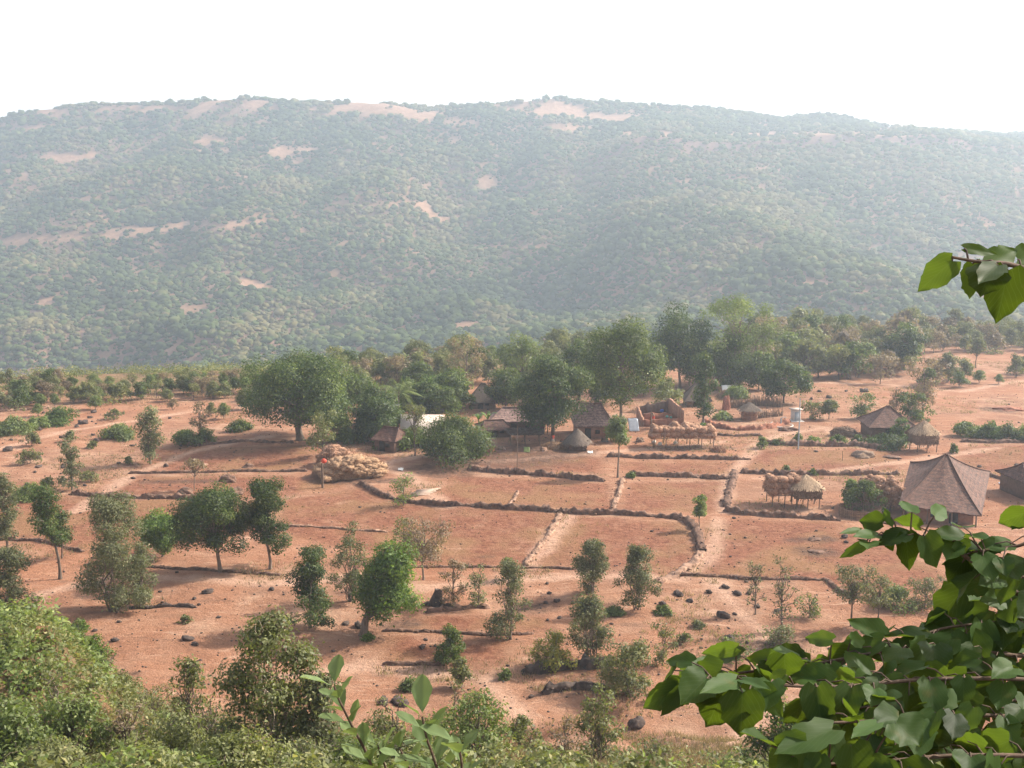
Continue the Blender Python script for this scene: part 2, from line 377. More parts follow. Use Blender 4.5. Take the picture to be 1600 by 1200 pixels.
ga = np.clip(steep * (0.75 + fbm(X / 6, Y / 6, 22, 3)) + belt * (.8 + 1.3 * fbm(X / 20, Y / 20, 21, 3)), 0, 1)
ny, nx = X.shape; idx = np.arange(nx * ny).reshape(ny, nx)
g = MB(); g.add(np.stack([X, Y, Z], -1).reshape(-1, 3), np.stack([idx[:-1, :-1], idx[:-1, 1:], idx[1:, 1:], idx[1:, :-1]], -1).reshape(-1, 4))
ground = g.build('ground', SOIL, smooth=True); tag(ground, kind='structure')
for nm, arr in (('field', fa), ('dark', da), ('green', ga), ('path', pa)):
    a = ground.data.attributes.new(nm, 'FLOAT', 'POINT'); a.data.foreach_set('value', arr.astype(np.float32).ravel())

# ------------------------------------------------------------------ far hill
SKX = [-900, -300, 0, 60, 130, 250, 400, 470, 600, 680, 760, 870, 920, 1000, 1100, 1200, 1275, 1340, 1420, 1500, 1600, 2000, 2600]
SKY = [420, 260, 193, 176, 166, 162, 156, 162, 158, 161, 154, 146, 157, 165, 171, 183, 179, 194, 205, 209, 213, 235, 260]
Y0, Y1 = 480.0, 1500.0
def sky_py(px): return np.interp(px, SKX, SKY) 
def base_py(px): return np.interp(px, [-900, 0, 800, 1600, 2600], [700, 668, 628, 600, 600])
def hill_z(x, y):
    x = np.asarray(x, float); y = np.asarray(y, float)
    px = 800 + F * x / (y * 1.0)
    t = np.clip((y - Y0) / (Y1 - Y0), 0, 1.0)
    # benches and a low cliff band beneath the flat shelf on one side of the range
    tb = t + 0.018 * np.sin(t * 19 + px / 210.0) + 0.012 * np.sin(t * 43 + px / 120.0)
    w = sm(px, 850, 1000)
    c1 = ((base_py(px) - 212) / (base_py(px) - sky_py(px))).clip(.5, .985) ** (1 / .92); c0 = c1 - .045
    tc = np.where(t < .70, t / .70 * c0, np.where(t < .715, c0 + (t - .70) / .015 * (c1 - c0), np.where(t < .80, c1 + (t - .715) * .02, c1 + .0017 + (t - .80) / .20 * (1 - c1 - .0017))))
    tt = tb * (1 - w) + tc * w
    tt = np.clip(tt, 0, 1) ** 0.92
    py = base_py(px) + (sky_py(px) - base_py(px)) * tt
    v = -(py - 600) / F; c, s = math.cos(PITCH), math.sin(PITCH)
    z = CAMZ + y * (-s + v * c) / (c + v * s)
    z = z + (fbm(x / 190 + .25 * np.sin(y / 130), y / 420, 31, 4) * 42 * (1 - .75 * w * sm(t, .5, .68)) + (0.5 - np.abs(fbm(x / 120 + y / 500, y / 300, 35, 2))) * 14 - 7) * sm(t, 0, .15) * (1 - sm(t, .82, 1.0)) + fbm(x / 40, y / 40, 33, 3) * 4 * sm(t, 0, .1)
    back = np.clip(y - Y1, 0, None); z = z - back * .12 - 4 * (back > 0) * 0
    fr = np.clip(Y0 - y, 0, None); z = z - fr * .55
    return np.maximum(z, -100)
hx = axis(-2300, 2300, -950, 950, 9, 60); hy = axis(390, 2900, 400, 1560, 8, 60)
HX, HY = np.meshgrid(hx, hy); HZ = hill_z(HX, HY)
def hill_px(x, y, z):
    c, s = math.cos(PITCH), math.sin(PITCH)
    f = y * c - (z - CAMZ) * s; u = (y * s + (z - CAMZ) * c) / f
    return 800 + F * x / f, 600 - F * u
CLEAR = [(340, 352, 70, 6), (230, 358, 40, 4), (100, 370, 90, 5), (75, 470, 20, 5), (212, 456, 22, 3), (385, 448, 40, 9), (290, 535, 25, 3), (740, 512, 30, 9), (785, 386, 45, 4), (450, 235, 40, 5), (340, 235, 40, 3),
         (90, 245, 60, 5), (50, 200, 60, 6), (310, 155, 70, 7), (390, 165, 30, 8), (560, 165, 50, 10), (620, 178, 40, 8), (700, 190, 40, 6), (840, 165, 30, 8), (760, 285, 18, 12), (665, 330, 12, 14), (1010, 208, 60, 3), (1100, 211, 90, 3), (1230, 210, 90, 3), (1330, 208, 60, 3), (1380, 203, 30, 4),
         (430, 245, 25, 4), (545, 235, 20, 4), (840, 575, 20, 3), (960, 185, 20, 8), (690, 343, 12, 10), (330, 220, 20, 10), (1090, 455, 40, 5), (1280, 442, 40, 5), (300, 600, 40, 3), (880, 410, 12, 3), (250, 330, 12, 3), (560, 330, 24, 3), (130, 310, 24, 3), (50, 295, 18, 3), (470, 400, 22, 2.5), (600, 450, 22, 2.5), (170, 420, 20, 2), (0, 375, 50, 5), (250, 170, 110, 6), (110, 176, 60, 5), (560, 172, 70, 8), (650, 182, 50, 8), (860, 172, 60, 9), (950, 182, 50, 9), (640, 320, 40, 4), (420, 345, 40, 3), (880, 200, 40, 6)]
HPX, HPY = hill_px(HX, HY, HZ)
bare = np.zeros(HX.shape)
for (a, b, rx, ry) in CLEAR: bare = np.maximum(bare, np.clip(1.5 - ((HPX - a) / rx) ** 2 - ((HPY - b) / ry) ** 2 + 1.9 * fbm(HX / 20, HY / 20, 44, 4) + .15, 0, 1))
bare = np.maximum(bare, sm(fbm(HX / 60, HY / 90, 47, 4), .3, .6) * .5); bare = np.maximum(bare, sm(fbm(HX / 90, HY / 140, 48, 3) + .9 * sm(HPY, 330, 170) - .5, .1, .5) * .38)
tH = np.clip((HY - Y0) / (Y1 - Y0), 0, 1.1)
cliff = sm(tH, .695, .703) * (1 - sm(tH, .712, .722)) * sm(HPX, 880, 960) * (1 - sm(HPX, 1480, 1600))
bare = np.maximum(bare, sm(tH, .713, .718) * (1 - sm(tH, .728, .742)) * sm(HPX, 900, 1000) * (1 - sm(HPX, 1380, 1500)) * .9)
def hill_mat():
    m, nt, b, out = nodes('hill_soil'); P = geo(nt)
    f = noise(nt, .03, 6, .65, P); c = ramp(nt, f, [(.3, (.14, .085, .05)), (.7, (.27, .165, .105))])
    br = N(nt, 'ShaderNodeAttribute', attribute_name='bare').outputs['Fac']; cl = N(nt, 'ShaderNodeAttribute', attribute_name='cliff').outputs['Fac']
    f2 = noise(nt, .12, 6, .7, P); c2 = ramp(nt, f2, [(.3, (.22, .12, .075)), (.7, (.38, .235, .15))])
    c = mix(nt, br, c, c2); c = mix(nt, cl, c, (.20, .12, .09))
    nt.links.new(c, b.inputs['Base Color']); b.inputs['Roughness'].default_value = 1; b.inputs['Specular IOR Level'].default_value = .05
    bump(nt, b, f2, 1, 3); return m
ny, nx = HX.shape; idx = np.arange(nx * ny).reshape(ny, nx)
h = MB(); h.add(np.stack([HX, HY, HZ], -1).reshape(-1, 3), np.stack([idx[:-1, :-1], idx[:-1, 1:], idx[1:, 1:], idx[1:, :-1]], -1).reshape(-1, 4))
hill = h.build('hill', hill_mat(), smooth=True); tag(hill, kind='structure')
for nm, arr in (('bare', bare), ('cliff', cliff)):
    a = hill.data.attributes.new(nm, 'FLOAT', 'POINT'); a.data.foreach_set('value', arr.astype(np.float32).ravel())

# forest over the hill: one mass
rng = np.random.default_rng(5)
def bil(A, x, y):
    i = np.clip(np.searchsorted(hx, x) - 1, 0, len(hx) - 2); j = np.clip(np.searchsorted(hy, y) - 1, 0, len(hy) - 2)
    fx = (x - hx[i]) / (hx[i + 1] - hx[i]); fy = (y - hy[j]) / (hy[j + 1] - hy[j])
    return (A[j, i] * (1 - fx) + A[j, i + 1] * fx) * (1 - fy) + (A[j + 1, i] * (1 - fx) + A[j + 1, i + 1] * fx) * fy
n = 130000
yy = np.sqrt(rng.uniform(430 ** 2, 1545 ** 2, n)); xx = (rng.random(n) - .5) * 1.16 * yy
zz = bil(HZ, xx, yy); bb = bil(bare, xx, yy); cc = bil(cliff, xx, yy)
dens = .98 + .9 * fbm(xx / 35, yy / 50, 61, 4)
keep = (rng.random(n) < np.clip(dens, .12, 1)) & (rng.random(n) > bb * 1.05) & (rng.random(n) > cc * .25)
hp, hq = hill_px(xx, yy, zz); keep &= (hq < 625)
xx, yy, zz = xx[keep], yy[keep], zz[keep]; n = len(xx)
tmpl = []
for k in range(8):
    r2 = np.random.default_rng(100 + k); V, Fc = ICO1; V = V * (1 + .7 * (r2.random((len(V), 1)) - .5)) * np.array([1.15, 1.15, .7])
    mb = MB(); d = nrm(r2.normal(size=(14, 3))); d[:, 2] = np.abs(d[:, 2]) * .9 - .15
    cards(mb, d * .85 * np.array([1, 1, .8]), d + UP * .6 + r2.normal(size=d.shape) * .4, .62, r2, asp=.9)
    V2 = np.concatenate(mb.V); Q2 = mb.Q[0]; T2 = np.concatenate([Q2[:, [0, 1, 2]], Q2[:, [0, 2, 3]]])
    tmpl.append((np.concatenate([V * .85, V2]), np.concatenate([Fc, T2 + len(V)])))
fo = MB(); rad = rng.gamma(4, .46, n).clip(.9, 4.6) * (1 + .35 * fbm(xx / 90, yy / 90, 71, 2)) * (0.85 + .25 * (yy / 1500)); ang = rng.uniform(0, 6.28, n); which = rng.integers(0, 8, n)
tn = np.clip(.54 + 1.2 * fbm(xx / 60, yy / 90, 66, 3) + rng.normal(size=n) * .24, 0, 1)
for k in range(8):
    I = np.where(which == k)[0]; V, Fc = tmpl[k]; c, s = np.cos(ang[I]), np.sin(ang[I])
    vx = V[None, :, 0] * c[:, None] - V[None, :, 1] * s[:, None]; vy = V[None, :, 0] * s[:, None] + V[None, :, 1] * c[:, None]
    st = rng.uniform(.8, 1.35, len(I)); W = np.stack([vx, vy, np.broadcast_to(V[None, :, 2], vx.shape) * st[:, None]], -1) * rad[I][:, None, None]
    W += np.stack([xx[I], yy[I], zz[I] + rad[I] * .55], -1)[:, None]
    FF = Fc[None] + (np.arange(len(I)) * len(V))[:, None, None]
    fo.add(W.reshape(-1, 3), FF.reshape(-1, 3), np.repeat(tn[I], len(Fc)))
forest = fo.build('forest', ML['hillg']); tag(forest, 'hazy green scrub forest covering the long hill beyond the village', 'forest', kind='stuff')
# ------------------------------------------------------------------ labels by neighbours
LM = []          # landmarks: (phrase, position)
def landmark(ph, p): LM.append((ph, np.array(p[:2], float)))
used_labels = {}
def auto(look, p, k=0):
    """look + where it stands, told by the things around it"""
    p = np.array(p[:2]); v = nrm(p); side = np.array([v[1], -v[0]])
    L = []
    for ph, q in LM:
        d = q - p; dd = np.linalg.norm(d)
        if dd > 1.0: L.append((dd, ph, d @ side, d @ v))
    L.sort(key=lambda a: a[0])
    a = L[0]
    opts = []
    rel = lambda a: 'beyond' if -a[3] * 0 + a[3] < -abs(a[2]) * .5 else ('in front of' if a[3] > abs(a[2]) * .5 else 'beside')
    near = lambda a: '' if a[0] > 9 else 'just '
    for i in range(0, 18):
        for j in range(0, 18):
            if i < j and L[i][2] * L[j][2] < 0: opts.append((i + j, f'{look} between the {L[i][1]} and the {L[j][1]}'))
        opts.append((i * 1.5 - .5, f'{look} {near(L[i])}{rel(L[i])} the {L[i][1]}'))
    opts.sort(key=lambda o: o[0])
    for _, s in opts:
        if s not in used_labels and len(s.split()) <= 16: used_labels[s] = 1; return s
    return opts[0][1]
for ph, q in [('tall spreading mango tree', (470, 688)), ('large tiled farmhouse', (1475, 812)), ('stilted thatched granary', (1442, 700)), ('small tiled house', (1385, 683)), ('long hay rack', (1065, 695)),
              ('white booth', (1243, 657)), ('roofless red mud walls', (1035, 655)), ('flat-topped lime tree', (1155, 600)), ('round glossy tree', (1225, 628)), ('lone round tree on the plain', (1412, 575)),
              ('huge hay heap', (545, 740)), ('bright lime sapling', (1092, 825)), ('twin twisted bright green tree', (568, 990)), ('dark flat-crowned acacia', (348, 893)), ('tall shaggy grey tree', (175, 955)),
              ('lone leafy column tree', (235, 725)), ('thatched hay hut', (1258, 790)), ('wicker-fenced shrub', (1350, 812)), ('twiggy bare tree', (662, 905)), ('dark tree stump', (683, 945)), ('small round bush', (700, 1035)),
              ('yellowing bush', (860, 1040)), ('palm tree', (625, 655)), ('pole with a drooping crown', (304, 765)), ('bright green bush', (255, 868)), ('curving field bank', (1098, 860)), ('cream-roofed house', (650, 690)),
              ('slim tree on the bank', (965, 745)), ('leaning twin saplings', (95, 903)), ('utility pole', (1247, 700)), ('round dark thatched hut', (902, 700))]:
    landmark(ph, gp(*q))

# ------------------------------------------------------------------ tree builder
def curve(a, b, rng, k=5, wob=.12, sag=0.0):
    a = np.array(a, float); b = np.array(b, float); t = np.linspace(0, 1, k)[:, None]; L = np.linalg.norm(b - a)
    P = a + (b - a) * t; P[1:-1] += rng.normal(size=(k - 2, 3)) * wob * L / k * 1.5
    P[:, 2] += (np.sin(t[:, 0] * math.pi) * sag * L); return P
def crown_points(kind, H, Wd, rng, base):
    """clump centres and radii"""
    if kind in ('round', 'tall'):
        n = 46 if kind == 'round' else 40; cz = H * (1 + base) / 2; hz = H * (1 - base) / 2
        d = nrm(rng.normal(size=(n, 3))); d[:, 2] = np.where(d[:, 2] < -.9, -d[:, 2], d[:, 2]); d = nrm(d * np.array([1, 1, .95])); r = rng.uniform(.5, .92, (n, 1))
        C = d * r * np.array([Wd / 2, Wd / 2, hz]) + np.array([0, 0, cz]); C[:, :2] *= (1 - .12 * np.clip((C[:, 2:3] - cz) / hz, 0, 1))
        Rr = rng.uniform(.12, .21, n) * min(Wd, 2.2 * hz)
    elif kind == 'column':
        n = max(22, int(H / Wd * 14)); z = np.linspace(base, .96, n) * H
        wz = Wd * (.44 + .20 * np.abs(np.sin(z / H * 9 + rng.uniform(0, 6)))) * (1.05 - .35 * z / H)
        a = rng.uniform(0, 6.28, n); q = rng.uniform(.1, 1, n) * wz * .8
        C = np.stack([np.cos(a) * q, np.sin(a) * q, z], -1); Rr = rng.uniform(.13, .24, n) * Wd
    elif kind == 'shrub':
        n = 34; a = rng.uniform(0, 6.28, n); z = H * (base + (1 - base) * rng.uniform(.02, .92, n)); q = Wd / 2 * rng.uniform(.15, 1, n) * np.interp(z / H, [0, .12, .35, .7, 1], [.6, .85, .95, .6, .15])
        C = np.stack([np.cos(a) * q, np.sin(a) * q, z], -1); Rr = rng.uniform(.10, .18, n) * min(Wd, H)
    elif kind == 'sparse':
        n = 22; a = rng.uniform(0, 6.28, n); z = H * (base + (1 - base) * rng.uniform(.0, .95, n)); q = Wd / 2 * rng.uniform(.1, .9, n)
        C = np.stack([np.cos(a) * q, np.sin(a) * q, z], -1); Rr = rng.uniform(.12, .2, n) * Wd
    elif kind == 'umbrella':
        n = 30; a = rng.uniform(0, 6.28, n); q = Wd / 2 * rng.uniform(.15, 1, n); z = H * (.93 - .16 * (q / (Wd / 2)) ** 2 + rng.normal(size=n) * .03)
        low = rng.random(n) < .2; z[low] -= H * .25
        C = np.stack([np.cos(a) * q, np.sin(a) * q, z], -1); Rr = rng.uniform(.09, .15, n) * Wd
    elif kind == 'mound':
        n = 24; a = rng.uniform(0, 6.28, n); q = Wd / 2 * rng.uniform(0, .85, n) ** .7; z = H * .7 * (1 - (q / (Wd / 2)) ** 2) * rng.uniform(.5, 1, n)
        C = np.stack([np.cos(a) * q, np.sin(a) * q, z], -1); Rr = np.full(n, .2 * min(Wd, H * 1.6)) * rng.uniform(.7, 1.2, n)
    return C, Rr
DENS = {'round': 1.25, 'tall': 1.25, 'column': 1.3, 'shrub': 1.15, 'sparse': .5, 'umbrella': 1.0, 'mound': 1.3}
def make_tree(H, Wd, kind, leaf, seed, loc=(0, 0, 0), base=.25, size=.3, dens=1.0, lean=(0, 0), bark=None, name='tree', trunk_r=None, twigs=1.0, stems=None, clumps=None, asp=.5, tint=None):
    rng = np.random.default_rng(seed); root = empty(name, loc)
    C, Rr = crown_points(kind, H, Wd, rng, base) if clumps is None else clumps
    C = C.copy(); C[:, 0] += lean[0] * (C[:, 2] / H) ** 1.3; C[:, 1] += lean[1] * (C[:, 2] / H) ** 1.3
    wood = MB(); multi = kind in ('shrub', 'mound') or stems
    tr = trunk_r or (.028 * H if kind in ('round', 'umbrella') else .017 * H)
    if not multi:
        zt = H * (.62 if kind in ('round',) else .93 if kind == 'column' else .75)
        k = 9; z = np.linspace(-.3, zt, k); P = np.stack([lean[0] * (np.clip(z, 0, None) / H) ** 1.3, lean[1] * (np.clip(z, 0, None) / H) ** 1.3, z], -1)
        P[1:, :2] += np.cumsum(rng.normal(size=(k - 1, 2)), 0) * H * .008
        r = tr * (1 - .75 * np.linspace(0, 1, k)); r[0] *= 1.5; wood.add(*tube(P, r, 7), rng.random())
        for c, q in zip(C, Rr):
            j = np.clip(np.searchsorted(z, c[2] * (.55 if kind != 'column' else .85)), 1, k - 1); a = P[j]
            wood.add(*tube(curve(a, c, rng, 5, .25, .06), np.linspace(r[j] * .5 + .01, .02, 5), 4), rng.random())
    else:
        ns = stems or 7
        for _ in range(ns):
            j = rng.integers(len(C)); c = C[j] * np.array([.8, .8, 1]); b0 = rng.normal(size=3) * Wd * .03; b0[2] = -.2
            wood.add(*tube(curve(b0, c, rng, 6, .2, .05), np.linspace(tr * .55, .015, 6), 4), rng.random())
        for c in C:
            b0 = c * np.array([.25, .25, .45]); wood.add(*tube(curve(b0, c, rng, 4, .2), [.03, .02, .015, .01], 3), rng.random())
    ntw = int(3 * twigs)
    for c, q in zip(C, Rr):
        for _ in range(ntw):
            d = nrm(rng.normal(size=3)) * q * 1.25; d[2] = abs(d[2]) * .8
            wood.add(*tube(curve(c, c + d, rng, 3, .2), [.018, .012, .006], 3), rng.random())
    wood.build('trunk' if not multi else 'stems', bark or BARK, root)
    cr = MB(); D = DENS[kind] * dens
    for c, q in zip(C, Rr):
        n = int(D * 3.4 * (q / size) ** 2 * 4) + 6
        n = min(n, 900); d = nrm(rng.normal(size=(n, 3)) + rng.normal(size=3) * .25); rr = q * (.45 + .65 * rng.random((n, 1)) ** .7) * np.where(rng.random((n, 1)) < .12, 1.45, 1)
        P = c + d * rr * np.array([1.05, 1.05, .8]); Nn = d * .85 + UP * .35 + rng.normal(size=(n, 3)) * .42
        ct = np.clip(rng.normal(.42, .14) + .18 * rng.normal(size=n), 0, 1)
        cards(cr, P, Nn, size, rng, asp=asp, tint=ct)
    cr.build('crown', ML[leaf], root)
    return root
def tree_px(px, py, top, w, kind, leaf, label, cat='tree', group=None, depth=None, seed=None, name='tree', lm=None, **kw):
    p = gp(px, py) if depth is None else gd(px, depth)
    ztop = at_y(px, top, p[1])[2]; H = ztop - p[2]; Wd = w * mpp(p)
    s = kw.pop('size', None) or max(.2, 3.9 * mpp(p) * .9)
    r = make_tree(H, Wd, kind, leaf, seed or int(px * 7 + py), loc=p, size=s, name=name, **kw)
    if label.startswith('~'): label = auto(label[1:], p)
    tag(r, label, cat, group); r['px'] = 0; del r['px']
    return r
def T(*a, **k): return tree_px(*a, **k)

EXTRA = []
# ------------------------------------------------------------------ trees of the village and its fields
G1 = 'big trees shading the village'
T(470, 688, 545, 186, 'round', 'dark', 'tall wide-spreading mango tree standing alone on bare soil near the hay heap', group=G1, base=.04, trunk_r=.62, dens=1.5, seed=11)
T(705, 722, 630, 120, 'mound', 'mid', 'wide low leafy tree covering the front of the cream-roofed house', group=G1, dens=1.6, name='tree', stems=6)
T(864, 690, 562, 112, 'round', 'dark', 'dense dark green tree rising over the long tiled farmhouse roof', group=G1, base=.18, dens=1.4)
T(970, 676, 500, 122, 'tall', 'mid', 'tallest broad tree of the village beside the hip-roofed brown house', group=G1, base=.22, dens=.95)
T(905, 625, 530, 60, 'round', 'dark', 'dark tree crown merged behind the tallest broad village tree', group=G1, base=.2, dens=1.1)
T(1062, 607, 476, 92, 'tall', 'dark', 'dark pointed tree standing beside the flat-topped lime tree', group=G1, base=.12, dens=.85)
T(1035, 605, 512, 50, 'tall', 'dark', 'lower dark tree joined to the dark pointed tree', group=G1, base=.1, dens=.8)
T(1155, 606, 461, 112, 'umbrella', 'lime', 'flat-topped lime green tree with long bare forking limbs', group=G1, trunk_r=.3, lean=(-1.5, 0), dens=.6)
T(1150, 608, 520, 80, 'shrub', 'mid', 'low dense dark bush round the foot of the flat-topped lime tree', 'bush', base=.02, name='bush')
T(1180, 600, 500, 56, 'sparse', 'lime', 'thin pale green tree beside the flat-topped lime tree', base=.3, dens=1.4)
T(1099, 664, 552, 42, 'column', 'dark', 'creeper-covered column tree beside the roofless red mud walls', group=G1, base=.18, dens=1.2)
T(1225, 630, 566, 78, 'round', 'dark', 'round glossy dark green tree behind the white booth', group=G1, base=.16, dens=1.5, seed=77)
T(1412, 578, 504, 58, 'round', 'dark', 'lone tall round tree standing out of the dry scrub plain', group=G1, base=.12, dens=1.6)
T(1040, 640, 590, 64, 'shrub', 'olive', 'pale olive bushy tree behind the roofless red mud walls', base=.1)
T(815, 620, 520, 66, 'tall', 'lime', 'tall pale lime tree behind the dense dark tree', base=.1, dens=.7)
T(730, 610, 528, 54, 'sparse', 'dry', 'dry leafless-looking tree with pinkish twigs behind the thatched hut', base=.2, dens=1.5, twigs=2.5)
T(590, 690, 622, 74, 'round', 'dark', 'dark leafy tree in shade beside the cream-roofed house', group=G1, base=.05, dens=1.2)
T(640, 650, 590, 46, 'round', 'mid', 'pale feathery round tree behind the cream-roofed house', base=.1)
T(682, 636, 582, 56, 'round', 'bright', 'bright-topped round tree behind the low leafy tree', base=.08, dens=1.2)
T(690, 655, 606, 50, 'round', 'mid', 'round green tree behind the low leafy tree', base=.08)
T(655, 610, 566, 60, 'round', 'mid', 'green round tree beyond the palm', base=.1)
T(560, 640, 585, 60, 'round', 'mid', 'bushy tree behind the wide mango tree', base=.05)
T(720, 640, 600, 46, 'shrub', 'mid', 'green bushy tree beside the brown thatched hut', base=.05)
T(648, 712, 632, 40, 'sparse', 'olive', 'thin bare-stemmed tree in front of the cream-roofed house', base=.45, bark=BARK, dens=1.2)
T(965, 746, 652, 40, 'column', 'lime', 'slim thin-trunked tree with a bright crown on the field bank', base=.62, dens=1.2)
T(965, 690, 655, 44, 'shrub', 'lime', 'bright green bush in front of the hip-roofed brown house', 'bush', name='bush')
T(1092, 828, 773, 22, 'column', 'lime', 'bright lime sapling on the corner of the curving field bank', 'sapling', base=.42, dens=1.6)
T(235, 725, 637, 46, 'column', 'grey', 'lone leafy column tree on the slope beyond the banked field', base=.18, dens=1.1, seed=5)
T(113, 766, 688, 34, 'column', 'grey', 'small grey column tree at the end of the stone bank', base=.12)
T(315, 690, 628, 30, 'sparse', 'dry', 'thin half-bare tree above the long shaded field', base=.3, dens=1.2, twigs=2)
T(505, 715, 640, 50, 'sparse', 'olive', 'thin pale shrub-like tree behind the huge hay heap', base=.15, dens=1.6)
T(94, 905, 757, 52, 'column', 'dark', 'dark leaning sapling with a long bare trunk beside its twin', 'tree', base=.42, lean=(-1.6, 0), dens=1.0)
T(97, 872, 800, 40, 'column', 'dark', 'shorter dark sapling behind the leaning bare-trunked sapling', base=.4)
T(12, 880, 738, 46, 'column', 'grey', 'tall grey-leaved tree cut by the picture edge beside the twin saplings', base=.3)
T(18, 975, 850, 92, 'shrub', 'grey', 'large grey bush at the picture edge above the green creepers', 'bush', base=.03, dens=1.6, name='bush')
T(178, 955, 752, 124, 'shrub', 'grey', 'tall shaggy grey-green tree leafy from the ground up', base=.04, dens=1.5, clumps=None, seed=41, lean=(.3, 0))
T(222, 945, 840, 46, 'shrub', 'grey', 'small grey-green bush leaning on the tall shaggy tree', 'bush', base=.03, name='bush')
T(254, 870, 797, 76, 'round', 'bright', 'bright green round bush tree beside the dark flat-crowned tree', base=.16, dens=1.3)
T(346, 893, 763, 128, 'round', 'dark', 'dark flat-crowned acacia casting a long shadow on the field', base=.24, dens=1.25, lean=(-.6, 0), seed=9)
T(422, 889, 748, 74, 'column', 'dark', 'tall dark green tree beside the flat-crowned acacia', base=.25, dens=1.7, seed=19)
T(484, 980, 856, 72, 'column', 'dark', 'dark bushy tree beside the leaning twin-crowned tree', base=.1, dens=1.6, lean=(.3, 0))
T(548, 940, 806, 64, 'shrub', 'grey', 'pale loose-leaved tree behind the leaning twin-crowned tree', base=.12, dens=.9)
p0 = gp(568, 992); m0 = mpp(p0)
rg = np.random.default_rng(4); cl = []
for (a, b, w_, h_, n_) in ((612 - 568, 992 - 872, 74, 56, 16), (608 - 568, 992 - 932, 100, 66, 22), (582 - 568, 992 - 925, 50, 70, 8)):
    d = nrm(rg.normal(size=(n_, 3))) * rg.uniform(.3, .8, (n_, 1)) * np.array([w_ / 2, w_ / 2, h_ / 2]) + np.array([a, 0, b]); cl.append(d * m0 - np.array([3.2, 0, 0]) * ((np.clip((d * m0)[:, 2:3], 0, None) / 8.6) ** 1.3))
cl = np.concatenate(cl)
r = make_tree(8.6, 6, 'round', 'bright', 91, loc=p0, size=.24, clumps=(cl, rg.uniform(.85, 1.3, len(cl))), lean=(3.2, 0), dens=1.0, trunk_r=.38)
tag(r, 'leaning bright green tree with two round crowns and a thick trunk', 'tree')
T(662, 906, 800, 84, 'sparse', 'dry', 'twiggy nearly bare brown tree beyond the twin-crowned tree', base=.25, dens=1.1, twigs=6)
T(632, 880, 808, 52, 'sparse', 'olive', 'thin olive tree touching the twiggy bare tree', base=.1, dens=2)
T(710, 948, 868, 44, 'sparse', 'dry', 'thin brown twiggy shrub beside the dark stump', 'bush', base=.05, dens=1.4, twigs=3, name='bush')
T(746, 950, 880, 40, 'sparse', 'grey', 'thin pale shrub with a dark foot beyond the grey bush', 'bush', base=.1, dens=1.6, name='bush')
T(793, 905, 868, 26, 'sparse', 'lime', 'tiny thin sapling at the field corner', 'sapling', base=.1, dens=2)
T(797, 1000, 872, 78, 'shrub', 'grey', 'loose grey-green bush between the stump and the yellowing bush', 'bush', base=.03, dens=.9, name='bush')
T(702, 1036, 975, 58, 'shrub', 'mid', 'small round dark green bush on the terrace edge', 'bush', base=.03, dens=1.3, name='bush')
T(862, 1042, 985, 76, 'shrub', 'yellow', 'yellowing bush with orange leaves on dark ground', 'bush', base=.05, dens=1.1, name='bush')
T(922, 1036, 928, 88, 'shrub', 'grey', 'silvery-leaved bush standing behind the yellowing bush', 'bush', base=.1, dens=1.2, name='bush')
T(924, 928, 836, 66, 'shrub', 'grey', 'upright grey-green bush by the lower edge of the fields', 'bush', base=.02, dens=1.3, name='bush')
T(996, 952, 846, 70, 'shrub', 'grey', 'taller grey-green bush with a bare brown foot', 'bush', base=.12, dens=1.3, name='bush')
T(985, 1088, 1000, 108, 'shrub', 'olive', 'wide olive bush on the dark rocky slope', 'bush', base=.03, dens=1.0, name='bush')
T(1035, 1040, 975, 44, 'sparse', 'olive', 'thin twiggy bush leaning over the wide olive bush', 'bush', base=.03, dens=1.3, name='bush')
T(1330, 978, 880, 64, 'sparse', 'grey', 'thin-stemmed grey shrub on bare soil below the big farmhouse', 'bush', base=.45, dens=1.8, name='bush')
T(1370, 980, 895, 50, 'sparse', 'grey', 'second thin-stemmed grey shrub touching its twin', 'bush', base=.4, dens=1.5, name='bush')
T(1400, 950, 905, 60, 'mound', 'lime', 'low lime green bush beyond the overhanging branches', 'bush', dens=.7, name='bush')
T(1445, 950, 900, 60, 'sparse', 'grey', 'low pale bush half hidden by the overhanging branches', 'bush', base=.03, dens=1.5, name='bush')
T(1222, 985, 868, 44, 'sparse', 'grey', 'wispy grey sapling with a single thin stem', 'sapling', base=.2, dens=.8, twigs=2)
T(1180, 960, 880, 34, 'sparse', 'grey', 'wispy grey sapling beside the scattered dark rocks', 'sapling', base=.2, dens=.5, twigs=2)
T(1265, 965, 930, 40, 'sparse', 'lime', 'small pale green weed bush on bare soil', 'bush', base=.05, dens=1, name='bush')
T(1215, 1012, 975, 60, 'sparse', 'grey', 'low scraggy bush at the foot of the wispy sapling', 'bush', base=.03, dens=1, name='bush')
T(1150, 1030, 985, 50, 'sparse', 'lime', 'low pale green shrub beside a dark boulder', 'bush', base=.03, dens=1, name='bush')
T(630, 790, 742, 48, 'sparse', 'lime', 'feathery lime sapling on the long curved bank', 'sapling', base=.1, dens=.7)
T(1350, 800, 752, 72, 'shrub', 'mid', 'leafy shrub growing out of the round wicker fence', 'bush', base=.02, dens=1.6, name='bush')
T(1330, 790, 750, 36, 'column', 'mid', 'upright leafy shrub in the round wicker fence', 'bush', base=.05, dens=1.6, name='bush')
T(1425, 658, 612, 84, 'shrub', 'mid', 'wide dark green bushy tree behind the stilted granary', base=.03, dens=1.3)
T(1440, 650, 560, 60, 'sparse', 'dry', 'bare grey-brown tree behind the small tiled house', base=.15, dens=1.1, twigs=4)
T(1408, 692, 652, 34, 'shrub', 'bright', 'bright shrub at the corner of the small tiled house', 'bush', dens=1.4, base=.03, name='bush')
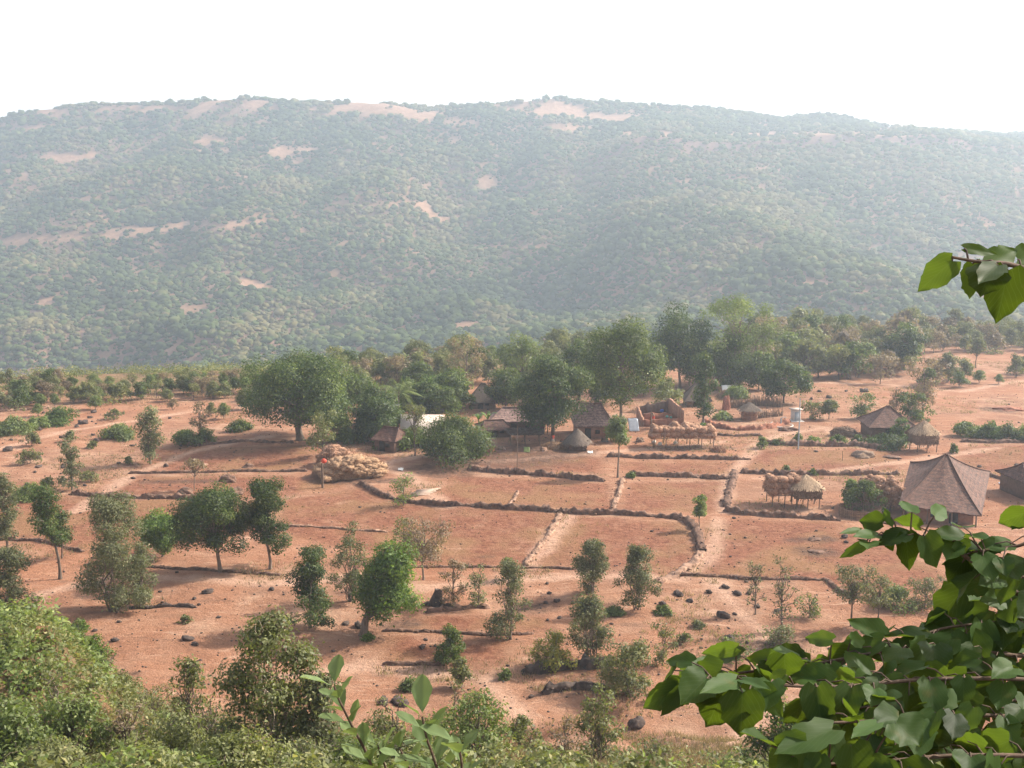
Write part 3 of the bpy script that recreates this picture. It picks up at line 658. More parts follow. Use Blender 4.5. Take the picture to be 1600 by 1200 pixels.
T(1385, 698, 672, 62, 'mound', 'dark', 'low dark hedge in front of the small tiled house', 'bush', dens=1.4, name='bush')
T(1295, 655, 624, 28, 'round', 'olive', 'small roadside tree with a dark foot beyond the utility pole', base=.25, dens=1.2)
T(1268, 655, 626, 36, 'sparse', 'olive', 'thin pale shrub beside the white booth', 'bush', base=.05, dens=1.3, name='bush')
T(1345, 655, 618, 42, 'sparse', 'lime', 'thin green sapling tree behind the small tiled house', base=.15, dens=1.5)
T(1400, 655, 600, 34, 'sparse', 'dry', 'dry thin tree beyond the small tiled house', base=.2, dens=1, twigs=3)
for a, b, w_, lb in [(745, 690, 14, 'dark firewood bundle beside the lean-to'), (783, 702, 12, 'brown basket heap in front of the open shed'), (850, 704, 12, 'pale log pile beside the open shed'), (880, 690, 10, 'brown clay heap behind the round hut'), (945, 690, 12, 'low brown clutter heap before the hip-roofed house'), (1000, 690, 14, 'reddish rubble beside the long hay rack'), (975, 668, 12, 'reddish rubble between the tarpaulin and the mud walls'), (765, 705, 16, 'grey ash heap in the village yard')]:
    EXTRA.append((a, b, w_, lb))
for i, (a, b, c, w_, lf) in enumerate([(1508, 682, 652, 40, 'lime'), (1548, 684, 648, 34, 'bright'), (1575, 686, 655, 34, 'mid'), (1600, 688, 658, 36, 'lime'), (1530, 682, 660, 30, 'mid')]):
    T(a, b, c, w_, 'mound', lf, ['pale green hedge bush at the near end of the far field hedge', 'taller bright hedge bush rising from the far field hedge', 'green hedge bush next to the taller bright one', 'last hedge bush before the picture edge beyond the farmhouse', 'low green hedge bush between two taller ones'][i], 'bush', 'bushes of the far field hedge', dens=1.3, name='bush')
for i, (a, b, c, w_, lf) in enumerate([(95, 662, 630, 52, 'bright'), (60, 668, 648, 44, 'lime'), (25, 676, 648, 60, 'lime'), (185, 685, 656, 50, 'lime'), (290, 697, 662, 46, 'mid'), (320, 692, 662, 30, 'lime'), (50, 697, 676, 40, 'olive'), (45, 725, 702, 50, 'olive'),
       (45, 780, 752, 46, 'lime'), (75, 770, 745, 30, 'olive'), (180, 655, 640, 40, 'olive'), (372, 672, 652, 40, 'mid'), (145, 700, 690, 26, 'olive'), (140, 752, 736, 40, 'olive'), (5, 680, 655, 40, 'mid'), (200, 725, 714, 20, 'olive'), (110, 690, 672, 22, 'olive'),
       (530, 668, 640, 40, 'lime'), (545, 690, 660, 60, 'mid'), (600, 700, 676, 40, 'mid'), (610, 660, 628, 50, 'mid'), (1190, 700, 674, 16, 'lime'), (1310, 690, 678, 30, 'mid'), (1340, 694, 676, 20, 'mid'), (1270, 692, 680, 26, 'lime'), (1215, 695, 682, 20, 'mid'), (1247, 690, 672, 14, 'lime'),
       (1228, 738, 724, 14, 'mid'), (1270, 742, 728, 10, 'mid'), (1490, 708, 688, 12, 'mid'), (1100, 672, 660, 20, 'bright'), (1130, 655, 640, 30, 'lime'), (985, 746, 734, 14, 'mid'), (1150, 622, 600, 40, 'lime'), (1005, 620, 596, 30, 'olive'), (640, 1080, 1058, 36, 'mid'),
       (575, 1000, 985, 20, 'bright'), (1035, 960, 945, 34, 'mid'), (960, 960, 944, 30, 'lime'), (555, 905, 890, 16, 'olive'), (290, 972, 962, 24, 'olive'), (125, 985, 960, 26, 'bright'), (1070, 1005, 990, 40, 'olive'), (1090, 980, 968, 24, 'grey'), (720, 1075, 1030, 44, 'olive'), (790, 1060, 1040, 20, 'lime')]):
    tone = {'bright': 'bright green', 'lime': 'pale green', 'mid': 'green', 'olive': 'dry olive', 'grey': 'grey-green'}[lf]
    sz = 'wide ' if w_ > 45 else 'small ' if w_ < 28 else ''
    T(a, b, c, w_, 'mound' if lf != 'olive' else 'shrub', lf, f'~{sz}{tone} bush', 'bush', 'low bushes on bare soil', dens=1.1, name='bush', seed=300 + i)
for a, b, c, w_, k_, lf, lb in [(588, 682, 600, 70, 'round', 'dark', 'dark rounded tree pressed against the palm'), (668, 652, 596, 60, 'round', 'dark', 'dark tree between the palm and the brown thatched hut'), (706, 640, 580, 60, 'round', 'mid', 'green rounded tree behind the brown thatched hut'), (625, 640, 600, 60, 'mound', 'mid', 'low spreading tree at the foot of the palm'),
      (790, 640, 575, 60, 'round', 'mid', 'green tree behind the high hay rack'), (930, 630, 560, 80, 'round', 'mid', 'broad green tree behind the brown hip-roofed house'),       (1120, 600, 535, 60, 'round', 'mid', 'leafy tree under the limbs of the flat-topped lime tree'), (1185, 610, 545, 50, 'tall', 'mid', 'leafy tree standing close to the flat-topped lime tree'), (1085, 610, 530, 50, 'tall', 'mid', 'green tree between the dark pointed tree and the lime tree'), (520, 640, 580, 70, 'round', 'mid', 'green tree behind the crown of the mango tree'), (555, 625, 575, 50, 'round', 'olive', 'olive tree in the gap beyond the mango tree'), (645, 700, 660, 60, 'mound', 'mid', 'low green bush hiding the side of the cream-roofed house')]:
    T(a, b, c, w_, k_, lf, lb, base=.05, dens=1.2, group=G1)
# thin sapling pole with drooping crown
T(304, 766, 718, 34, 'umbrella', 'dry', 'lone thin pole of a tree with a drooping dry crown in the banked field', dens=.8, trunk_r=.07)

# palm
def palm(px, py, top, w):
    p = gp(px, py); H = at_y(px, top, p[1])[2] - p[2]; Wd = w * mpp(p); root = empty('palm_tree', p); rng = np.random.default_rng(2)
    mb = MB(); mb.add(*tube(curve((0, 0, -.2), (.2, 0, H * .62), rng, 7, .05), np.linspace(.2, .12, 7), 7)); mb.build('trunk', BARK, root)
    top_ = np.array([.2, 0, H * .62])
    for k in range(15):
        a = k * 2.399; el = R(75 - k * 7.5); L = Wd * .55; t = np.linspace(0, 1, 9)
        d = np.array([math.cos(a), math.sin(a), 0]); P = top_ + d * (t[:, None] * L * math.cos(el) + .1) + UP * (math.sin(el) * t * L * 1.1 - t ** 2 * L * .55)[:, None]
        f = MB(); f.add(*tube(P, np.linspace(.04, .01, 9), 3), .9)
        s = np.cross(d, UP)
        for i in np.linspace(.12, 1, 26):
            q = top_ + d * (i * L * math.cos(el) + .1) + UP * (math.sin(el) * i * L * 1.1 - i * i * L * .55); l = L * .26 * math.sin(math.pi * min(1, i * .8 + .15)) + .1
            for sg in (-1, 1):
                e = q + s * sg * l + d * l * .5 - UP * l * .45; wv = d * .05
                f.add([q - wv, q + wv, e + wv * .3, e - wv * .3], [[0, 1, 2, 3]], rng.random())
        f.build('frond', ML['lime'], root)
    tag(root, 'young coconut palm with arching fronds beside the cream-roofed house', 'palm')
palm(622, 662, 582, 74)
def banana(px, py, hpx, label):
    p = gp(px, py); H = hpx * mpp(p); root = empty('banana_plant', p); rng = np.random.default_rng(int(px))
    st = MB(); st.add(*tube([[0, 0, -.1], [0, 0, H * .5]], [.14, .09], 6)); st.build('stem', ML['lime'], root)
    for k in range(8):
        a = k * 2.4 + rng.random(); L = H * .62; t = np.linspace(0, 1, 7); d = np.array([math.cos(a), math.sin(a), 0]); s = np.cross(d, UP)
        P = np.array([0, 0, H * .48]) + d * (t[:, None] * L * .55) + UP * (t * L - t ** 2.2 * L * .65)[:, None]; wv = .22 * np.sin(np.clip(t * 1.05, 0, 1) * math.pi) ** .6 + .02
        V = np.concatenate([P - s * wv[:, None] - UP * .05, P, P + s * wv[:, None] - UP * .05]); i = np.arange(6)
        f = MB(); f.add(V, np.concatenate([np.stack([i, i + 7, i + 8, i + 1], -1), np.stack([i + 7, i + 14, i + 15, i + 8], -1)]), rng.random()); f.build('leaf', ML['bright'], root)
    tag(root, label, 'banana plant', 'banana plants')
banana(762, 676, 44, 'banana plant with upright leaves beside the long tiled farmhouse'); banana(748, 672, 34, 'shorter banana plant in front of the brown thatched hut'); banana(567, 655, 30, 'banana plant in the gap beyond the huge hay heap')

# ------------------------------------------------------------------ scrub belt: library shapes copied
LIB = []
for i, (kind, lf, H, W_, kw) in enumerate([
    ('shrub', 'olive', 5, 5.5, dict(dens=.9)), ('shrub', 'grey', 5, 4.6, dict(dens=.8)), ('sparse', 'dry', 6, 5, dict(dens=1.5, twigs=3)), ('round', 'mid', 6.5, 5.5, dict(base=.15)), ('shrub', 'mid', 4.5, 5.5, {}),
    ('sparse', 'olive', 6.5, 4.4, dict(dens=1.6, base=.3)), ('round', 'olive', 6, 5.5, dict(base=.15, dens=.8)), ('shrub', 'lime', 4.5, 5, dict(dens=.9)), ('shrub', 'dry', 4.2, 4.6, dict(dens=.8, twigs=2)), ('tall', 'grey', 7.5, 3.6, dict(base=.35, dens=.8))]):
    LIB.append((make_tree(H, W_, kind, lf, 500 + i, size=.42, name='scrub_tree', **kw), kind, lf, H, W_))
libused = [False] * len(LIB); rng = np.random.default_rng(77)
ADJ = {'olive': 'olive', 'grey': 'grey-green', 'dry': 'dry brown', 'mid': 'green', 'lime': 'pale green'}
def put(px, py, hpx, li):
    root, kind, lf, H, W_ = LIB[li]
    if libused[li]: o = copy_tree(root)
    else: o = root; libused[li] = True
    p = gp(px, py); s = hpx * mpp(p) / H; o.location = tuple(p); o.rotation_euler = (0, 0, rng.uniform(0, 6.28)); w = rng.uniform(.85, 1.2); o.scale = (s * w, s * w, s)
    hh = hpx * mpp(p); look = ('tall ' if hh > 6.5 else 'low ' if hh < 3.6 else '') + ADJ[lf] + {'shrub': ' scrub bush', 'sparse': ' thin scrub tree', 'round': ' round scrub tree', 'tall': ' narrow scrub tree'}[kind]
    tag(o, auto(look, p), 'scrub tree', 'scrub trees on the plateau edge')
pts = []
def scat(n, x0, x1, ylo, yhi, hmin, hmax, w, sep):
    c = 0; tries = 0
    while c < n and tries < n * 30:
        tries += 1; x = rng.uniform(x0, x1); y = rng.uniform(ylo(x), yhi(x))
        if any(abs(x - a) < sep and abs(y - b) < sep * .35 for a, b in pts): continue
        pts.append((x, y)); put(x, y, rng.uniform(hmin, hmax), rng.choice(len(LIB), p=np.array(w) / sum(w))); c += 1
topy = lambda x: float(np.interp(x, [0, 400, 700, 900, 1300, 1600], [606, 600, 572, 556, 530, 524]))
scat(84, -20, 400, lambda x: topy(x) - 2, lambda x: topy(x) + 34 - x * .03, 16, 32, [4, 3, 2, 2, 3, 2, 4, 4, 2, 0], 9)
scat(52, 400, 760, lambda x: topy(x), lambda x: topy(x) + 34, 30, 52, [4, 3, 3, 3, 2, 3, 4, 1, 2, 1], 13)
scat(30, 700, 1020, lambda x: topy(x), lambda x: topy(x) + 34, 28, 46, [4, 2, 2, 3, 2, 2, 4, 3, 1, 1], 13)
scat(84, 1130, 1430, lambda x: topy(x) + 2, lambda x: 594, 30, 62, [3, 4, 5, 1, 2, 4, 3, 1, 4, 3], 11)
scat(34, 1400, 1640, lambda x: topy(x) + 2, lambda x: topy(x) + 26, 24, 40, [3, 4, 3, 1, 1, 3, 2, 1, 3, 2], 12)
for a, b, h_, li in [(1480, 598, 46, 1), (1462, 600, 40, 2), (1505, 592, 32, 0), (1530, 598, 20, 7), (1560, 600, 16, 7), (1586, 590, 36, 1), (1600, 585, 28, 4), (1498, 605, 24, 4), (1450, 604, 30, 4), (1525, 575, 50, 9), (1490, 530, 50, 9), (1405, 520, 40, 2), (1545, 545, 20, 2), (60, 650, 20, 7), (15, 640, 22, 1),
                    (385, 640, 34, 6), (350, 655, 26, 7), (330, 650, 22, 0), (400, 625, 30, 0), (270, 640, 18, 8), (150, 640, 22, 7), (1340, 590, 40, 8), (1375, 600, 46, 2), (1260, 590, 40, 8), (1225, 560, 50, 5), (1195, 575, 40, 3)]: put(a, b, h_, li)
for i, u in enumerate(libused):
    if not u: put(600 + i * 20, 590, 30, i)
# ------------------------------------------------------------------ banks, walls, rocks
def bank(pts, label, w=.9, h=.5, mat=None, seed=0, name='field_bank', cat='field bank', group='low banks between the fields'):
    w *= .62; h *= .95
    rng = np.random.default_rng(seed + int(pts[0][0])); W = np.array([gp(*p)[:2] for p in pts]); d = np.r_[0, np.cumsum(np.linalg.norm(np.diff(W, axis=0), axis=1))]
    n = max(6, int(d[-1] / .3)); s = np.linspace(0, d[-1], n); x = np.interp(s, d, W[:, 0]); y = np.interp(s, d, W[:, 1])
    for _ in range(4): x[1:-1] = (x[:-2] + x[1:-1] * 2 + x[2:]) / 4; y[1:-1] = (y[:-2] + y[1:-1] * 2 + y[2:]) / 4
    wob = fbm(s / 3, s * 0, 9 + seed, 3) * .35; T_ = np.gradient(np.stack([x, y], -1), axis=0); T_ = nrm(T_); Nn = np.stack([-T_[:, 1], T_[:, 0]], -1)
    x = x + Nn[:, 0] * wob; y = y + Nn[:, 1] * wob; gap = .3 + .7 * sm(fbm(s / 2.2, s * 0 + 3, 4, 3), -.5, -.02); gap[0] = gap[-1] = .2
    pr = [(-.6, -.15), (-.52, .5), (-.4, .95), (-.05, 1), (.3, .9), (.5, .45), (.62, -.15)]; k = len(pr); V = np.zeros((n, k, 3))
    for j, (a, b) in enumerate(pr):
        ja = rng.normal(size=n) * .13 * w; jb = rng.normal(size=n) * .22 * h if 0 < j < k - 1 else 0
        V[:, j, 0] = x + Nn[:, 0] * (a * w + ja); V[:, j, 1] = y + Nn[:, 1] * (a * w + ja); V[:, j, 2] = zg(V[:, j, 0], V[:, j, 1]) + (b * h * gap if b > 0 else b) + jb
    i = np.arange(n - 1)[:, None] * k; j = np.arange(k - 1)[None]; Fc = np.stack([i + j, i + j + k, i + j + k + 1, i + j + 1], -1).reshape(-1, 4)
    mb = MB(); mb.add(V.reshape(-1, 3), Fc, rng.random(len(Fc)))
    for q in range(int(n * 1.6)):
        i_ = rng.integers(n); o = rng.normal() * .3 * w; c = np.array([x[i_] + Nn[i_, 0] * o, y[i_] + Nn[i_, 1] * o, 0]); c[2] = zg(c[0], c[1]) + h * gap[i_] * (.75 - .4 * abs(o) / w)
        V1, F1, t1 = lump(c, rng.uniform(.05, .14) * np.array([1.3, 1, .8]), rng, ICO1, .3, rng.random()); mb.add(V1, F1, t1)
    o = mb.build(name, mat or BANKM, origin=gp(*pts[len(pts) // 2])); tag(o, label, cat, group); return o
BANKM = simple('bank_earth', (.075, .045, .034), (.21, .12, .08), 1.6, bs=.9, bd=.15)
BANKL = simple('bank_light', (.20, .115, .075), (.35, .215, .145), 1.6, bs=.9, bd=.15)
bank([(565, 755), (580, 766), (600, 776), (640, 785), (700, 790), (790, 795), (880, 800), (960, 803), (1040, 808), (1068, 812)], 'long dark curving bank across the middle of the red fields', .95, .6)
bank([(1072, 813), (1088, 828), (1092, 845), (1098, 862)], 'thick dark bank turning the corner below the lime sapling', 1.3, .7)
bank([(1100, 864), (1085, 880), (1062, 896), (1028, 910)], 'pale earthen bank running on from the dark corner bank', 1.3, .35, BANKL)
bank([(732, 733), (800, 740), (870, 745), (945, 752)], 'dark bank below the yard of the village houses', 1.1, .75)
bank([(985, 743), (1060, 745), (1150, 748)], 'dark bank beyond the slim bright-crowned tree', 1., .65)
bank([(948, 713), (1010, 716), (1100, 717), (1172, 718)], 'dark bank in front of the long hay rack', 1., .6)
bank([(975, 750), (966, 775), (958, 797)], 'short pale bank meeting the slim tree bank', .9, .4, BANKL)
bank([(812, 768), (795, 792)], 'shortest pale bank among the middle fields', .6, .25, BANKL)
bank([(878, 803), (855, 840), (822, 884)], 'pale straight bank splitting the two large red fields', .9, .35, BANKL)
bank([(1150, 738), (1141, 765), (1135, 793)], 'dark bank going down beside the field of the thatched hay hut', 1.2, .5)
bank([(1135, 797), (1160, 803), (1230, 808), (1312, 813)], 'dark bank below the thatched hay hut', 1., .65)
bank([(1157, 738), (1230, 742), (1330, 742), (1405, 741)], 'dark bank above the thatched hay hut', 1., .65)
bank([(1187, 692), (1230, 696), (1290, 697), (1345, 697), (1380, 702)], 'weedy brown bank in front of the small tiled house', 1.4, .8)
bank([(115, 771), (160, 777), (220, 778), (295, 780), (330, 778)], 'dark stony bank starting at the small grey column tree', 1., .6)
bank([(203, 739), (280, 739), (360, 737), (480, 737)], 'thin dark bank crossing the field before the mango tree', .7, .35)
bank([(0, 842), (60, 845), (130, 862)], 'thin bank behind the twin saplings', .7, .35)
bank([(210, 885), (290, 890), (360, 894), (440, 898)], 'low bank at the foot of the flat-crowned acacia', .6, .25)
bank([(300, 697), (380, 690), (460, 692)], 'low bank under the shade of the mango tree', .8, .4)
bank([(440, 822), (520, 825), (605, 831)], 'faint pale bank behind the loose-leaved pale tree', .5, .22, BANKL)
bank([(640, 885), (730, 886), (820, 887), (900, 889)], 'faint bank along the lower edge of the large red field', .5, .2)
bank([(1062, 898), (1150, 903), (1230, 905), (1290, 906), (1322, 930), (1400, 952)], 'thin bank below the two dark ash patches', .7, .3)
bank([(664, 955), (700, 953), (765, 950)], 'dark terrace edge beside the stump', .8, .4)
bank([(600, 985), (680, 988), (770, 993), (830, 990)], 'thin terrace edge above the small round bush', .5, .25)
bank([(600, 1035), (660, 1038), (690, 1040)], 'dark terrace edge running into the small round bush', .5, .3)
bank([(815, 1050), (870, 1046), (930, 1042), (965, 1040)], 'dark earth bank under the yellowing bush', 1.1, .8, STONE)
bank([(845, 1082), (900, 1075), (950, 1080)], 'dark broken bank on the rocky slope', 1., .6, STONE)
bank([(1500, 690), (1550, 692), (1640, 692)], 'dark bank under the far field hedge', 1., .5)
bank([(1545, 742), (1570, 750), (1600, 758)], 'dark broken bank beside the big tiled farmhouse', .9, .5)
bank([(205, 950), (250, 948), (305, 949)], 'row of dark stones in the shadow of the shaggy tree', .5, .3, STONE)
bank([(1102, 660), (1118, 668), (1150, 672), (1190, 671), (1232, 660)], 'orange earthen wall curving below the brush enclosure', 1.5, .75, MUDRED, cat='earth wall', name='earth_wall')
bank([(1108, 678), (1150, 682), (1190, 681)], 'dark kerb of stones below the orange earthen wall', .7, .4)
bank([(0, 812 - 170), (60, 640), (90, 636)], 'pale earth ridge on the far dry slope', 1.2, .4, BANKL)

rng = np.random.default_rng(31)
rock_lib = []
for k in range(5):
    mb = MB(); V, Fc, t = lump((0, 0, .25), (1, .8, .6), rng, ICO2, .22, .5); V += (fbm(V[:, 0] * 1.3 + k * 5, V[:, 1] * 1.3 + V[:, 2], k, 3)[:, None] * .4 * nrm(V)); mb.add(V, Fc, rng.random(len(Fc)) * .4 + .3)
    rock_lib.append(mb.build('rock', STONE))
rused = [False] * 5
def rock(px, py, wpx):
    k = rng.integers(5); o = rock_lib[k]
    if rused[k]: o = o.copy(); col.objects.link(o)
    rused[k] = True; p = gp(px, py); s = wpx * mpp(p) / 2; o.location = tuple(p); o.rotation_euler = (0, 0, rng.uniform(0, 6)); o.scale = (s, s * rng.uniform(.7, 1), s * rng.uniform(.7, 1.3))
    tag(o, auto(('large ' if wpx > 13 else 'small ' if wpx < 7 else '') + 'dark rock', p), 'rock', 'dark rocks on the bare soil')
for a, b, w_ in [(325, 926, 18), (304, 936, 8), (425, 922, 10), (342, 965, 9), (293, 1000, 20), (305, 1008, 12), (180, 1001, 14), (148, 986, 8), (186, 972, 7), (1060, 930, 18), (1108, 926, 12), (1133, 918, 14), (1152, 928, 16), (1170, 928, 10), (1183, 949, 12), (1078, 940, 12), (1035, 945, 12), (1130, 965, 20), (1148, 960, 10), (1178, 938, 8), (1215, 955, 12),
                 (855, 912, 8), (858, 928, 8), (853, 943, 8), (870, 940, 10), (874, 966, 10), (895, 943, 8), (797, 912, 8), (660, 1012, 12), (625, 1100, 30), (600, 1098, 20), (560, 980, 18), (540, 975, 14), (995, 1135, 30), (1140, 1000, 22), (665, 1000, 8), (1230, 770, 10), (62, 672, 10), (60, 730, 12), (55, 738, 8), (12, 705, 14), (35, 676, 16), (130, 662, 14), (150, 690, 10), (1280, 612, 8), (1295, 622, 12), (1268, 624, 6),
                 (1350, 612, 12), (1322, 612, 6), (1275, 706, 8), (1530, 730, 8), (1588, 727, 8), (990, 1070, 14), (830, 1090, 10), (700, 950, 16), (1345, 975, 16), (1222, 982, 12), (1320, 840, 12), (1322, 848, 8), (480, 962, 8), (505, 975, 12)]: rock(a, b, w_)
for _ in range(36):
    a, b = rng.uniform(120, 470), rng.uniform(925, 1060)
    if rng.random() < .62: a, b = rng.uniform(640, 1300), rng.uniform(925, 1060)
    rock(a, b, rng.uniform(4, 8))
for _ in range(30): rock(rng.uniform(0, 330), rng.uniform(635, 760), rng.uniform(5, 11))
# mounds
def mound(px, py, wpx, hpx, label, mat):
    p = gp(px, py); w_ = wpx * mpp(p) / 2; h_ = hpx * mpp(p); r2 = np.random.default_rng(int(px)); mb = MB(); V, Fc = ICO3; q = V * np.array([w_, w_ * .8, h_]); q *= 1 + .3 * fbm(V[:, 0] * 2 + px, V[:, 1] * 2 + V[:, 2], 2, 4)[:, None]
    q[:, 2] = np.maximum(q[:, 2], -.2); mb.add(q, Fc, r2.random(len(Fc))); tag(mb.build('mound', mat, origin=None), label, 'mound', 'heaps of earth and dung'); o = bpy.context.scene.objects[-1]
    return o
def mound(px, py, wpx, hpx, label, mat):
    p = gp(px, py); w_ = wpx * mpp(p) / 2; h_ = hpx * mpp(p); r2 = np.random.default_rng(int(px)); mb = MB(); V, Fc = ICO3; q = V * np.array([w_, w_ * .8, h_]); q = q * (1 + .5 * fbm(V[:, 0] * 2 + px, V[:, 1] * 2 + V[:, 2], 2, 4)[:, None])
    q[:, 2] = np.maximum(q[:, 2], -.2); mb.add(q, Fc, r2.random(len(Fc))); o = mb.build('mound', mat); o.location = tuple(p); tag(o, label, 'mound', 'heaps of earth and dung')
mound(356, 752, 26, 9, 'earth heap with pale stones furthest along the stony field', BANKM); mound(290, 770, 26, 8, 'low dark heap next to the thin pole tree', BANKM); mound(367, 772, 24, 11, 'dark pointed heap above the acacia crown', BANKM)
mound(388, 730, 22, 5, 'faint low heap in the field before the mango tree', BANKM); mound(1350, 713, 34, 8, 'low brown heap of brush in front of the small tiled house', WATTLE); mound(310, 726, 30, 3, 'flat pale heap in the banked field', BANKL)
mound(1230, 672, 30, 6, 'dark mud heap beside the water pump', BANKM); mound(1135, 640, 12, 22, 'small red heap of bricks beside the creeper-covered tree', MUDRED)
mound(1395, 715, 30, 3, 'flat ashy heap before the stilted granary', BANKM); mound(1575, 640, 44, 6, 'reddish dug-out heap on the far bare plain', MUDRED); mound(640, 940, 4, 3, 'tiny earth clod behind the twin-crowned tree', BANKM)
mound(1272, 843, 22, 2.5, 'upper dark ash heap in the red field below the hay hut', BANKM); mound(1276, 862, 26, 2, 'lower dark ash heap in the red field below the hay hut', BANKM)
for i_, (a, b, w_, lb) in enumerate(EXTRA): mound(a, b, w_, w_ * .45, lb, (TIMBER, WATTLE, BANKL, MUDRED)[i_ % 4])
# tree stump
p = gp(683, 946); mb = MB(); rr = np.random.default_rng(3); V, Fc = tube([[0, 0, -.2], [0, 0, .4], [.05, 0, 1.1], [.1, 0, 1.5]], [.75, .55, .42, .28], 10); V += rr.normal(size=V.shape) * .06; mb.add(V, Fc, rr.random(len(Fc)))
mb.add([[.1, 0, 1.5]] + [list(v) for v in V[-10:]], [[0, 1 + i, 1 + (i + 1) % 10] for i in range(10)]); mb.add(*tube([[-.3, 0, .1], [-.9, -.1, .25], [-1.5, -.2, .05]], [.3, .2, .08], 7)); o = mb.build('tree_stump', STONE); o.location = tuple(p)
tag(o, 'dark broken tree stump with a spreading root on the terrace', 'stump')

# ------------------------------------------------------------------ houses
def roof_mesh(FL, FR, BR, BL, A, B, sag, mat, parent, name='roof', thick=.14):
    V = []; Fc = []; UVs = []
    def face(e0, e1, r0, r1, nu=14, nv=12):
        base = len(V); e0, e1, r0, r1 = map(lambda q: np.array(q, float), (e0, e1, r0, r1)); Lu = np.linalg.norm(e1 - e0); Lv = np.linalg.norm((r0 + r1 - e0 - e1) / 2)
        for j in range(nv + 1):
            t = j / nv
            for i in range(nu + 1):
                u = i / nu; p = (e0 * (1 - u) + e1 * u) * (1 - t) + (r0 * (1 - u) + r1 * u) * t; p = p.copy(); p[2] -= sag * 4 * t * (1 - t) * (.8 + .2 * math.sin(u * 9)) + .03 * math.sin(u * 23 + t * 11) * (1 - t)
                V.append(tuple(p)); UVs.append(((u - .5) * Lu * (1 - t * .7), t * Lv))
        for j in range(nv):
            for i in range(nu):
                a = base + j * (nu + 1) + i; Fc.append((a, a + 1, a + nu + 2, a + nu + 1))
    face(FL, FR, A, B); face(FR, BR, B, B); face(BR, BL, B, A); face(BL, FL, A, A)
    me = bpy.data.meshes.new(name); me.from_pydata(V, [], Fc); uv = me.uv_layers.new(name='UVMap')
    for l in me.loops: uv.data[l.index].uv = UVs[l.vertex_index]
    a = me.attributes.new('tint', 'FLOAT', 'FACE'); a.data.foreach_set('value', np.full(len(Fc), .5, np.float32))
    me.materials.append(mat); o = bpy.data.objects.new(name, me); col.objects.link(o); o.parent = parent
    s = o.modifiers.new('s', 'SOLIDIFY'); s.thickness = thick; s.offset = -1
    rc = MB(); A_ = np.array(A, float); B_ = np.array(B, float)
    for e, r_ in ((FL, A_), (FR, B_), (BR, B_), (BL, A_)):
        e = np.array(e, float); t = np.linspace(0, 1, 13)[:, None]; P = e * (1 - t) + r_ * t; P[:, 2] -= sag * 4 * (t * (1 - t))[:, 0] * .8 - .05; rc.add(*tube(P, .07, 6), .05)
    if np.linalg.norm(A_ - B_) > .1: rc.add(*tube([A_ + UP * .06, (A_ + B_) / 2 + UP * .03, B_ + UP * .06], .13, 6), .3)
    rc.build('ridge', mat, o); return o
def walls(c4, z0, z1, inset, mat, parent, door=True, dark=DARKIN, doorpos=.5):
    c4 = [np.array(c, float) for c in c4]; cen = sum(c4) / 4; q = [cen + (c - cen) * inset for c in c4]
    mb = MB(); zz1 = z1 if hasattr(z1, '__len__') else [z1] * 4
    for i in range(4):
        a, b = q[i], q[(i + 1) % 4]; d = nrm(b[:2] - a[:2]); n_ = np.array([d[1], -d[0]]) * -.2; m_ = 6
        P = []
        for t in np.linspace(0, 1, m_):
            xy = a[:2] + (b[:2] - a[:2]) * t; zt = zz1[i] * (1 - t) + zz1[(i + 1) % 4] * t
            P += [[*xy, z0], [*(xy + n_), z0], [*(xy + n_), zt], [*xy, zt]]
        F_ = []
        for k in range(m_ - 1):
            o = k * 4
            for e in range(4): F_.append([o + e, o + 4 + e, o + 4 + (e + 1) % 4, o + (e + 1) % 4])
        mb.add(P, F_, .5)
    w = mb.build('wall', mat, parent)
    if door:
        a, b = q[0], q[1]; d = nrm((b - a)[:2]); nrm_ = np.array([d[1], -d[0]]); 
        for nm, t, w_, zb, zt in (('door', doorpos, .95, z0 + .05, min(z0 + 1.9, zz1[0] - .1)), ('window', doorpos + .27 if doorpos < .6 else doorpos - .3, .7, z0 + 1.0, min(z0 + 1.6, zz1[0] - .1))):
            c = a + (b - a) * t; mb = MB(); mb.add(*box((c[0] + nrm_[0] * .03, c[1] + nrm_[1] * .03, (zb + zt) / 2), (w_, .12, zt - zb), math.atan2(d[1], d[0]))); mb.build(nm, dark, parent)
    return q
def local(cs, o): return [np.array(c, float) - o for c in cs]
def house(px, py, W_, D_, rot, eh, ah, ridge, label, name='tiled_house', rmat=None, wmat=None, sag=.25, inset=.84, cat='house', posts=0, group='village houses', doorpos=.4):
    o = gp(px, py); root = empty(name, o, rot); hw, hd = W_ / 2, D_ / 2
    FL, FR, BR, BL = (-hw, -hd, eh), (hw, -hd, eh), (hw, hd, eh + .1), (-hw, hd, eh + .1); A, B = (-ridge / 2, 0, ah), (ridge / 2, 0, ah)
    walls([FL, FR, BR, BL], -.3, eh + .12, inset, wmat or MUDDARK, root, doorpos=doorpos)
    roof_mesh(FL, FR, BR, BL, A, B, sag, rmat or TILE, root)
    for k in range(posts):
        x = -hw * .95 + 2 * hw * .95 * k / (posts - 1); mb = MB(); mb.add(*tube([[x, -hd * .93, -.2], [x, -hd * .93, eh]], [.08, .07], 6)); mb.build('post', TIMBER, root)
    tag(root, label, cat, group); return root
